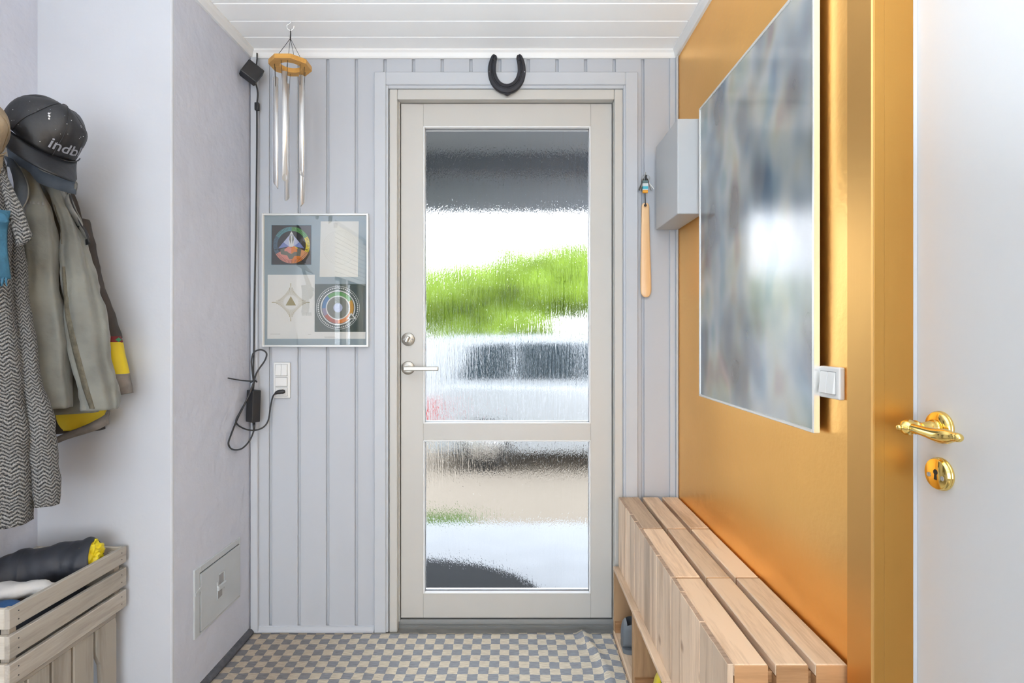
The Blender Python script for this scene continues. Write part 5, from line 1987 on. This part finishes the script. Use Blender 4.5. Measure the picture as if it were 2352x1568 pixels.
# --- faded grey-green jacket, the one in front
gj = empty('grey_green_jacket', P(160, 950, 1.49), 'faded grey-green cotton jacket with a blue-grey collar lining, under the black cap', 'jacket')
cloth('body', [(400, 45, 150, 1.515, 0.05), (520, 60, 196, 1.515, 0.065), (700, 70, 225, 1.515, 0.07), (850, 80, 240, 1.515, 0.07), (948, 92, 232, 1.515, 0.07)], M['khaki'], gj, 4, folds=((5, 0.10), (9, 0.05)))
s1 = cloth('sleeve', [(388, 48, 84, 1.43, 0.05), (430, 50, 100, 1.43, 0.07), (480, 52, 122, 1.43, 0.085), (560, 50, 137, 1.43, 0.095), (650, 47, 142, 1.43, 0.095), (750, 57, 152, 1.43, 0.09), (850, 72, 165, 1.43, 0.085), (936, 87, 169, 1.43, 0.075)],
           M['khaki'], gj, 5, folds=((2, 0.10), (5, 0.09), (9, 0.04)), crumple=0.007)
s2 = cloth('sleeve', [(395, 88, 122, 1.475, 0.05), (440, 108, 150, 1.475, 0.07), (520, 134, 182, 1.475, 0.085), (600, 141, 210, 1.475, 0.095), (700, 146, 240, 1.475, 0.10), (800, 158, 255, 1.475, 0.095), (880, 174, 270, 1.475, 0.09), (938, 190, 273, 1.475, 0.08)],
           M['khaki'], gj, 6, folds=((2, 0.10), (5, 0.10), (9, 0.05)), crumple=0.009)
# felled seams down the second sleeve, stitching at the first one's shoulder: laid on the cloth itself
strip_on('sleeve_seam', s2, [(612, 143, 150), (640, 144, 152), (680, 147, 156), (720, 150, 161), (760, 157, 170), (800, 166, 180), (850, 179, 193), (890, 190, 204), (925, 202, 214), (938, 206, 218)], M['khaki_dark'], 0.0022)
strip_on('sleeve_seam', s2, [(470, 124, 126), (520, 138, 140), (560, 141, 143)], M['khaki_dark'], 0.001)
bm = None
for k in range(4):
    x_ = 64 + 10.5 * k
    o = strip_on('stitching', s1, [(461 + k, x_, x_ + 7), (468 + k, x_, x_ + 7)], M['piping'], 0.001)
# collar: a turned band falling from the neck to the right, lining showing
down = Vector((0.2, -0.1, -1))
ribbon('collar', [P(18, 337, 1.40), P(45, 334, 1.395), P(72, 356, 1.39), P(90, 386, 1.385), P(118, 398, 1.39), P(150, 408, 1.40), P(174, 416, 1.41)],
       [0.05, 0.052, 0.045, 0.036, 0.036, 0.036, 0.034], M['denim'], gj, 0.003, dirv=[Vector((-0.1, 0.1, -1))] * 3 + [Vector((-0.15, 0.2, -1))] * 4, ruffle=0.05)
ribbon('collar_edge', [P(20, 338, 1.397), P(45, 332, 1.390), P(72, 353, 1.383), P(90, 384, 1.38), P(118, 397, 1.384), P(150, 407, 1.394), P(172, 414, 1.405), P(176, 424, 1.41), P(172, 436, 1.42), P(160, 440, 1.43), P(158, 455, 1.44), P(168, 480, 1.45), P(184, 505, 1.46), P(204, 545, 1.47)],
       [0.004] * 8 + [0.006, 0.010, 0.015, 0.018, 0.016, 0.012], M['piping'], gj, 0.002, dirv=[Vector((-0.1, 0.0, -1))] * 9 + [Vector((-1, 0.4, -0.5))] * 5)
ribbon('lapel', [P(10, 360, 1.375), P(24, 390, 1.37), P(32, 420, 1.368), (P(33, 450, 1.368)), P(40, 482, 1.37)], [0.02, 0.028, 0.03, 0.026, 0.006], M['denim'], gj, 0.003,
       dirv=[Vector((1, 0.4, -0.4))] * 5, piping=M['piping'])
ribbon('placket', [P(158, 446, 1.452), P(168, 475, 1.456), P(182, 503, 1.46), P(196, 530, 1.465), P(206, 556, 1.47)], [0.018, 0.02, 0.018, 0.016, 0.012], M['ink_black'], gj, 0.003,
       dirv=[Vector((-0.8, 0.5, -0.6))] * 5, ruffle=0.3)

# --- herringbone coat nearest the camera
tw = empty('tweed_coat', P(20, 1230, 1.30), 'long black and white herringbone tweed coat at the left edge of the photo', 'coat')
cloth('body', [(350, -90, 8, 1.30, 0.06), (420, -120, 22, 1.30, 0.10), (500, -135, 30, 1.30, 0.13), (600, -140, 34, 1.30, 0.14), (700, -140, 47, 1.30, 0.14), (800, -140, 58, 1.30, 0.14), (900, -140, 70, 1.30, 0.14), (1000, -140, 80, 1.30, 0.14), (1100, -140, 86, 1.30, 0.14), (1205, -142, 82, 1.30, 0.14)],
      M['tweed'], tw, 8, folds=((3, 0.08), (6, 0.04)), crumple=0.006, n=96)
cloth('sleeve', [(500, 22, 50, 1.345, 0.04), (700, 30, 72, 1.345, 0.05), (850, 45, 92, 1.345, 0.05), (945, 60, 122, 1.347, 0.05), (1050, 66, 134, 1.35, 0.055), (1120, 74, 141, 1.35, 0.055), (1158, 78, 139, 1.35, 0.05)],
      M['tweed'], tw, 9, folds=((3, 0.06), (5, 0.04)), crumple=0.005)
ribbon('lapel', [P(-6, 385, 1.235), P(4, 430, 1.232), P(14, 470, 1.23), P(24, 510, 1.23), P(34, 540, 1.232), P(40, 566, 1.235)], [0.012, 0.022, 0.030, 0.033, 0.030, 0.006], M['tweed'], tw, 0.004, dirv=[Vector((1, 0.5, -0.25))] * 4 + [Vector((1, 0.5, -0.1))] * 2)

# --- blue scarf with a fringed end
sc_ = empty('blue_scarf', P(0, 655, 1.215), 'blue woollen scarf end with a short fringe over the tweed coat', 'scarf')
ribbon('scarf', [P(-46, 480, 1.205), P(-47, 520, 1.20), P(-48, 560, 1.20), P(-47, 600, 1.20), P(-46, 638, 1.205)], [0.052, 0.047, 0.047, 0.049, 0.052], M['blue_scarf'], sc_, 0.004, dirv=[Vector((1, 0.5, 0))] * 5)
bm = BM()
for k in range(16):
    a = P(-44 + 3.6 * k, 637, 1.204)
    a.y += 0.004 * (k % 2)
    tube(bm, [a, a + Vector((0.001 * math.sin(k * 2.1), 0, -0.010)), a + Vector((0.003 * math.sin(k * 1.3), 0, -0.019))], [0.0022, 0.0020, 0.0012], 6)
obj('fringe', bm, M['blue_scarf'], sc_, True, kind='stuff')
ribbon('turned_end', [P(-40, 488, 1.197), P(-15, 484, 1.195), P(6, 490, 1.195), P(17, 500, 1.197)], [0.014, 0.020, 0.020, 0.012], M['blue_scarf'], sc_, 0.004, dirv=[Vector((0, 0, -1))] * 4)

# --- caps
def cap(name, label, centre, size, rot, m, m_band, text=None, spots=False):
    """baseball cap: six-panel crown, seams, button, curved visor; local x right, -y front, z up"""
    root = empty(name, centre, label, 'cap')
    rx, ry, rz_ = size * 0.94, size * 1.12, size * 1.12
    T = Matrix.Translation(centre) @ rot

    def crown_pt(th, ph, lift=0.0):
        # th from the front round, ph up from the band
        slump = 1 + 0.05 * math.sin(3 * th + 0.7) * math.sin(ph) - 0.04 * math.sin(2 * th + ph * 3)
        cr = math.cos(ph) ** 0.78
        x = math.sin(th) * cr * (rx + lift) * slump
        y = -math.cos(th) * cr * (ry + lift) * slump
        z = math.sin(ph) * (rz_ + lift) * (1 + 0.05 * math.cos(th))
        p_ = Vector((x, y, z))
        return p_ + p_.normalized() * 0.006 * noise.noise(p_ * 22)
    bm = BM()
    n, r_ = 60, 16
    rings = []
    for j in range(r_ + 1):
        ph = (PI / 2) * j / r_ * 0.998
        ring = []
        for k in range(n):
            th = 2 * PI * k / n
            seam_d = abs(((th / (PI / 3)) % 1) - 0.5)
            lift = -0.0016 * max(0, 1 - (0.5 - seam_d) / 0.03) if seam_d > 0.4 else 0
            p_ = crown_pt(th, ph, lift)
            ring.append(p_)
        rings.append(ring)
    rings = [[p_ * 0.93 + Vector((0, 0, 0.004)) for p_ in rings[0]]] + rings
    loft(bm, rings, False, True)
    xform(bm, bm.verts, T)
    bmesh.ops.recalc_face_normals(bm, faces=bm.faces)
    crown = obj('crown', bm, m, root, True)
    bm = BM()
    for s in range(6):
        th = PI / 3 * s
        tube(bm, [crown_pt(th, PI / 2 * k / 24, -0.0006) for k in range(23)], 0.0011, 6)
    xform(bm, bm.verts, T)
    obj('seam', bm, m, crown, True, kind='stuff')
    bm = BM()
    sphere(bm, (0, 0, rz_ + 0.002), 0.007, 12, 8, (1, 1, 0.5))
    xform(bm, bm.verts, T)
    obj('button', bm, m, crown, True)
    # visor
    bm = BM()
    rings = []
    nv = 28
    for thick in (0.0025, -0.0025):
        pass
    U = []
    for i in range(nv + 1):
        a = -1 + 2 * i / nv
        th = a * 1.12
        base = Vector((math.sin(th) * rx * 0.985, -math.cos(th) * ry * 0.985, 0.0))
        reach = 0.90 * size * (1 - abs(a) ** 2.6)
        row = []
        for t in (0.0, 0.25, 0.5, 0.75, 0.93, 1.0):
            p_ = base + Vector((a * 0.10 * size * t, -reach * t, 0))
            p_.z = 0.002 - 0.38 * size * a * a * (0.25 + 0.75 * t) - 0.10 * size * t
            row.append(p_)
        U.append(row)
    top = [[bm.verts.new(p_ + Vector((0, 0, 0.0018))) for p_ in r] for r in U]
    bot = [[bm.verts.new(p_ - Vector((0, 0, 0.0018))) for p_ in r] for r in U]
    for i in range(nv):
        for k in range(5):
            bm.faces.new((top[i][k], top[i + 1][k], top[i + 1][k + 1], top[i][k + 1]))
            bm.faces.new((bot[i][k], bot[i][k + 1], bot[i + 1][k + 1], bot[i + 1][k]))
        bm.faces.new((top[i][5], top[i + 1][5], bot[i + 1][5], bot[i][5]))
        bm.faces.new((top[i][0], bot[i][0], bot[i + 1][0], top[i + 1][0]))
    xform(bm, bm.verts, T)
    bmesh.ops.recalc_face_normals(bm, faces=bm.faces)
    visor = obj('visor', bm, m, root, True)
    bm = BM()
    tube(bm, [Vector((math.sin(t) * rx * 1.005, -math.cos(t) * ry * 1.005, 0.002)) for t in [-1.14 + 2.28 * k / 24 for k in range(25)]], 0.0016, 6)
    xform(bm, bm.verts, T)
    obj('band_seam', bm, m_band, visor, True)
    if text:
        cu = bpy.data.curves.new('lettering', 'FONT')
        cu.body = text
        cu.size = 1.0
        cu.offset = 0.012
        to = bpy.data.objects.new('lettering', cu)
        COL.objects.link(to)
        dg = bpy.context.evaluated_depsgraph_get()
        me = bpy.data.meshes.new_from_object(to.evaluated_get(dg))
        bpy.data.objects.remove(to)
        bm = BM()
        bm.from_mesh(me)
        bpy.data.meshes.remove(me)
        bmesh.ops.subdivide_edges(bm, edges=[e for e in bm.edges if e.calc_length() > 0.12], cuts=2)
        xs = [v.co.x for v in bm.verts]
        wdt = max(xs) - min(xs)
        for v in bm.verts:
            t = (v.co.x - min(xs)) / wdt
            v.co = crown_pt(-0.22 + 1.05 * t, 0.19 + v.co.y * 0.36, 0.0012)
        xform(bm, bm.verts, T)
        obj('lettering', bm, M['cap_print'], crown)
    if spots:
        rn = random.Random(4)
        bm = BM()
        for k in range(26):
            p_ = crown_pt(rn.uniform(-1.6, 0.9), rn.uniform(0.1, 1.25), 0.0)
            sphere(bm, p_, rn.uniform(0.0005, 0.0011), 6, 4)
        for k in range(8):
            p_ = crown_pt(-0.75 + 0.022 * k, 0.92 - 0.016 * k + 0.02 * math.sin(k * 1.7), -0.0008)
            sphere(bm, p_, 0.0021 * rn.uniform(0.6, 1.1), 8, 5)
        xform(bm, bm.verts, T)
        obj('paint_spots', bm, M['paint_spot'], crown, True, kind='stuff')
    return root


CAPC = P(98, 312, 1.40)
rotc = Matrix.Rotation(math.radians(66), 4, 'Z') @ Matrix.Rotation(math.radians(12), 4, 'Y') @ Matrix.Rotation(math.radians(44), 4, 'X')
cap('black_cap', 'black paint-spotted baseball cap with grey lettering hung over the jackets', CAPC, 0.088, rotc, M['cap'], M['cap'], 'indbli', True)
cap('beige_cap', 'beige wool cap cut by the left edge of the photo, beside the black cap', P(-84, 302, 1.22), 0.080,
    Matrix.Rotation(math.radians(60), 4, 'Z') @ Matrix.Rotation(math.radians(10), 4, 'Y') @ Matrix.Rotation(math.radians(40), 4, 'X'), M['beige'], M['beige'])

# ================================================================== CRATES
CX0, CX1, CY0, CY1 = XA + 0.012, -1.158, 1.249, 1.628
cr = empty('slatted_crate', ((CX0 + CX1) / 2, (CY0 + CY1) / 2, 0.355), 'weathered slatted wooden crate full of clothes, upper one of two', 'crate')
T = 0.012
hts = ((0.357, 0.408), (0.4205, 0.4735), (0.4895, 0.5365))
for k, (a, b_) in enumerate(hts):
    obj('slat', bbox(CX1 - T, CX1, CY0, CY1, a, b_, 0.0015), M['crate_y'], cr)
    obj('slat', bbox(CX0, CX0 + T, CY0, CY1, a, b_, 0.0015), M['crate_y'], cr)
    for y0, y1 in ((CY0, CY0 + T), (CY1 - T, CY1)):
        obj('end_slat', bbox(CX0 + T + 0.0004, CX1 - T - 0.0004, y0 + 0.0006, y1 - 0.0006, a, b_, 0.0015), M['crate_x'], cr)
    for yy in (CY0 + 0.024, CY1 - 0.020):
        for zz in (0.3, 0.72):
            bm = BM()
            lathe(bm, [(0.0016, 0), (0.0016, 0.0006), (0, 0.0006)], (CX1 - 0.0002, yy, a + (b_ - a) * zz), (1, 0, 0), 8)
            obj('nail', bm, M['iron'], cr)
for xx in (CX0 + T + 0.0004, CX1 - T - 0.0204):
    for yy in (CY0 + T + 0.0004, CY1 - T - 0.0204):
        obj('corner_post', bbox(xx, xx + 0.02, yy, yy + 0.02, 0.370, 0.530, 0.0015), M['crate_z'], cr)
for k in range(4):
    x0 = CX0 + T + 0.0006 + k * (CX1 - CX0 - 2 * T) / 4
    obj('bottom_board', bbox(x0, x0 + (CX1 - CX0 - 2 * T) / 4 - 0.008, CY0 + T, CY1 - T, 0.357, 0.3685, 0.001), M['crate_y'], cr)

lc = empty('upended_crate', ((CX0 + CX1) / 2, 1.42, 0.0), 'lower weathered crate stood on end, carrying the full crate', 'crate')
LX1 = CX1 - 0.010
obj('top_rail', bbox(LX1 - 0.014, LX1, 1.246, 1.600, 0.340, 0.3545, 0.0015), M['crate_y'], lc)
obj('top_rail', bbox(CX0, CX0 + 0.014, 1.246, 1.600, 0.340, 0.3545, 0.0015), M['crate_y'], lc)
for k in range(4):
    x0 = CX0 + 0.0145 + k * 0.0605
    obj('top_board', bbox(x0, x0 + 0.054, 1.25, 1.598, 0.342, 0.354, 0.001), M['crate_y'], lc)
slots = [(1.524, 1.601), (1.447, 1.516), (1.380, 1.439), (1.310, 1.372), (1.248, 1.302)]
for k, (a, b_) in enumerate(slots):
    if k == 0:
        bm = BM()
        prism(bm, [(LX1 - 0.013, y, z) for y, z in ((a, 0.3395), (b_ - 0.004, 0.3395), (b_, 0.32), (b_, 0.001), (a + 0.022, 0.001), (a + 0.020, 0.19), (a + 0.016, 0.235), (a + 0.004, 0.262), (a, 0.275))], (0.012, 0, 0))
        obj('upright_slat', bm, M['crate_z'], lc)
    else:
        obj('upright_slat', bbox(LX1 - 0.013, LX1 - 0.001, a, b_, 0.001, 0.3395, 0.002), M['crate_z'], lc)
    obj('upright_slat', bbox(CX0 + 0.001, CX0 + 0.013, a, b_, 0.001, 0.3395, 0.002), M['crate_z'], lc)
obj('base_rail', bbox(LX1 - 0.030, LX1 - 0.014, 1.248, 1.600, 0.001, 0.03, 0.0015), M['crate_y'], lc)
obj('base_rail', bbox(CX0 + 0.014, CX0 + 0.030, 1.248, 1.600, 0.001, 0.03, 0.0015), M['crate_y'], lc)


def roll(bm, a, b_, prof, seed, n=40, flat_=0.85, cr_=0.010):
    """a soft rolled bundle from a to b_: prof (t, radius)"""
    a, b_ = Vector(a), Vector(b_)
    ax = (b_ - a).normalized()
    up = (Vector((0, 0, 1)) - ax * ax.z).normalized()
    sd = ax.cross(up)
    rings = []
    for t, r in catmull(prof, 6):
        c = a + (b_ - a) * t
        ring = []
        for k in range(n):
            q = 2 * PI * k / n
            nv = sd * math.cos(q) + up * math.sin(q) * flat_
            p_ = c + nv * r
            p_ += nv * cr_ * (noise.noise(p_ * 16 + Vector((seed, 0, 0))) + 0.6 * noise.noise(Vector((t * 14, q * 0.8, seed))))
            ring.append(p_)
        rings.append(ring)
    return loft(bm, rings)


rj = empty('rolled_jacket', (-1.30, 1.43, 0.45), 'dark navy jacket rolled up with its shiny yellow lining showing, in the upper crate', 'jacket')
bm = BM()
roll(bm, (-1.418, 1.465, 0.505), (-1.188, 1.548, 0.540), [(0, 0.012), (0.03, 0.045), (0.12, 0.066), (0.35, 0.068), (0.42, 0.064), (0.65, 0.066), (0.76, 0.061), (0.90, 0.062), (0.98, 0.057), (1.0, 0.052), (0.985, 0.044), (0.93, 0.040), (0.90, 0.01)], 3)
obj('shell', bm, M['navy'], rj, True)
bm = BM()
q = bmesh.ops.create_icosphere(bm, subdivisions=5, radius=1.0)
for v in q['verts']:
    d = v.co.copy()
    ridge = 1 - abs(noise.noise(d * 1.7 + Vector((4, 1, 0)))) * 2.4
    ridge2 = 1 - abs(noise.noise(d * 3.6 + Vector((9, 2, 0)))) * 2.2
    v.co = Vector((d.x * 0.026, d.y * 0.043, d.z * 0.042)) * (0.70 + 0.26 * ridge + 0.20 * ridge2) + Vector((-1.200, 1.541, 0.541))
obj('yellow_lining', bm, M['yellow_shiny'], rj, True)

wcl = empty('white_cloth', (-1.26, 1.30, 0.47), 'crumpled white cotton cloth on top of the blue cloth in the crate', 'cloth')
bm = BM()
roll(bm, (-1.395, 1.330, 0.515), (-1.188, 1.405, 0.520), [(0, 0.01), (0.05, 0.026), (0.3, 0.030), (0.6, 0.028), (0.9, 0.022), (1.0, 0.008)], 11, cr_=0.014, flat_=0.7)
obj('folds', bm, M['white_cloth'], wcl, True)
bcl = empty('blue_cloth', (-1.27, 1.29, 0.44), 'royal blue cloth in the crate below the white cloth', 'cloth')
bm = BM()
roll(bm, (-1.395, 1.298, 0.500), (-1.190, 1.322, 0.497), [(0, 0.012), (0.06, 0.026), (0.3, 0.031), (0.6, 0.031), (0.92, 0.025), (1.0, 0.010)], 17, cr_=0.008, flat_=0.9)
obj('folds', bm, M['blue_cloth'], bcl, True)
bcl2 = empty('dark_cloth', (-1.29, 1.43, 0.42), 'dark folded cloth at the bottom of the crate, seen between the slats', 'cloth')
bm = BM()
roll(bm, (-1.30, 1.30, 0.415), (-1.30, 1.60, 0.415), [(0, 0.02), (0.06, 0.06), (0.5, 0.065), (0.94, 0.06), (1, 0.02)], 23, cr_=0.006, flat_=0.62)
obj('folds', bm, M['navy'], bcl2, True)
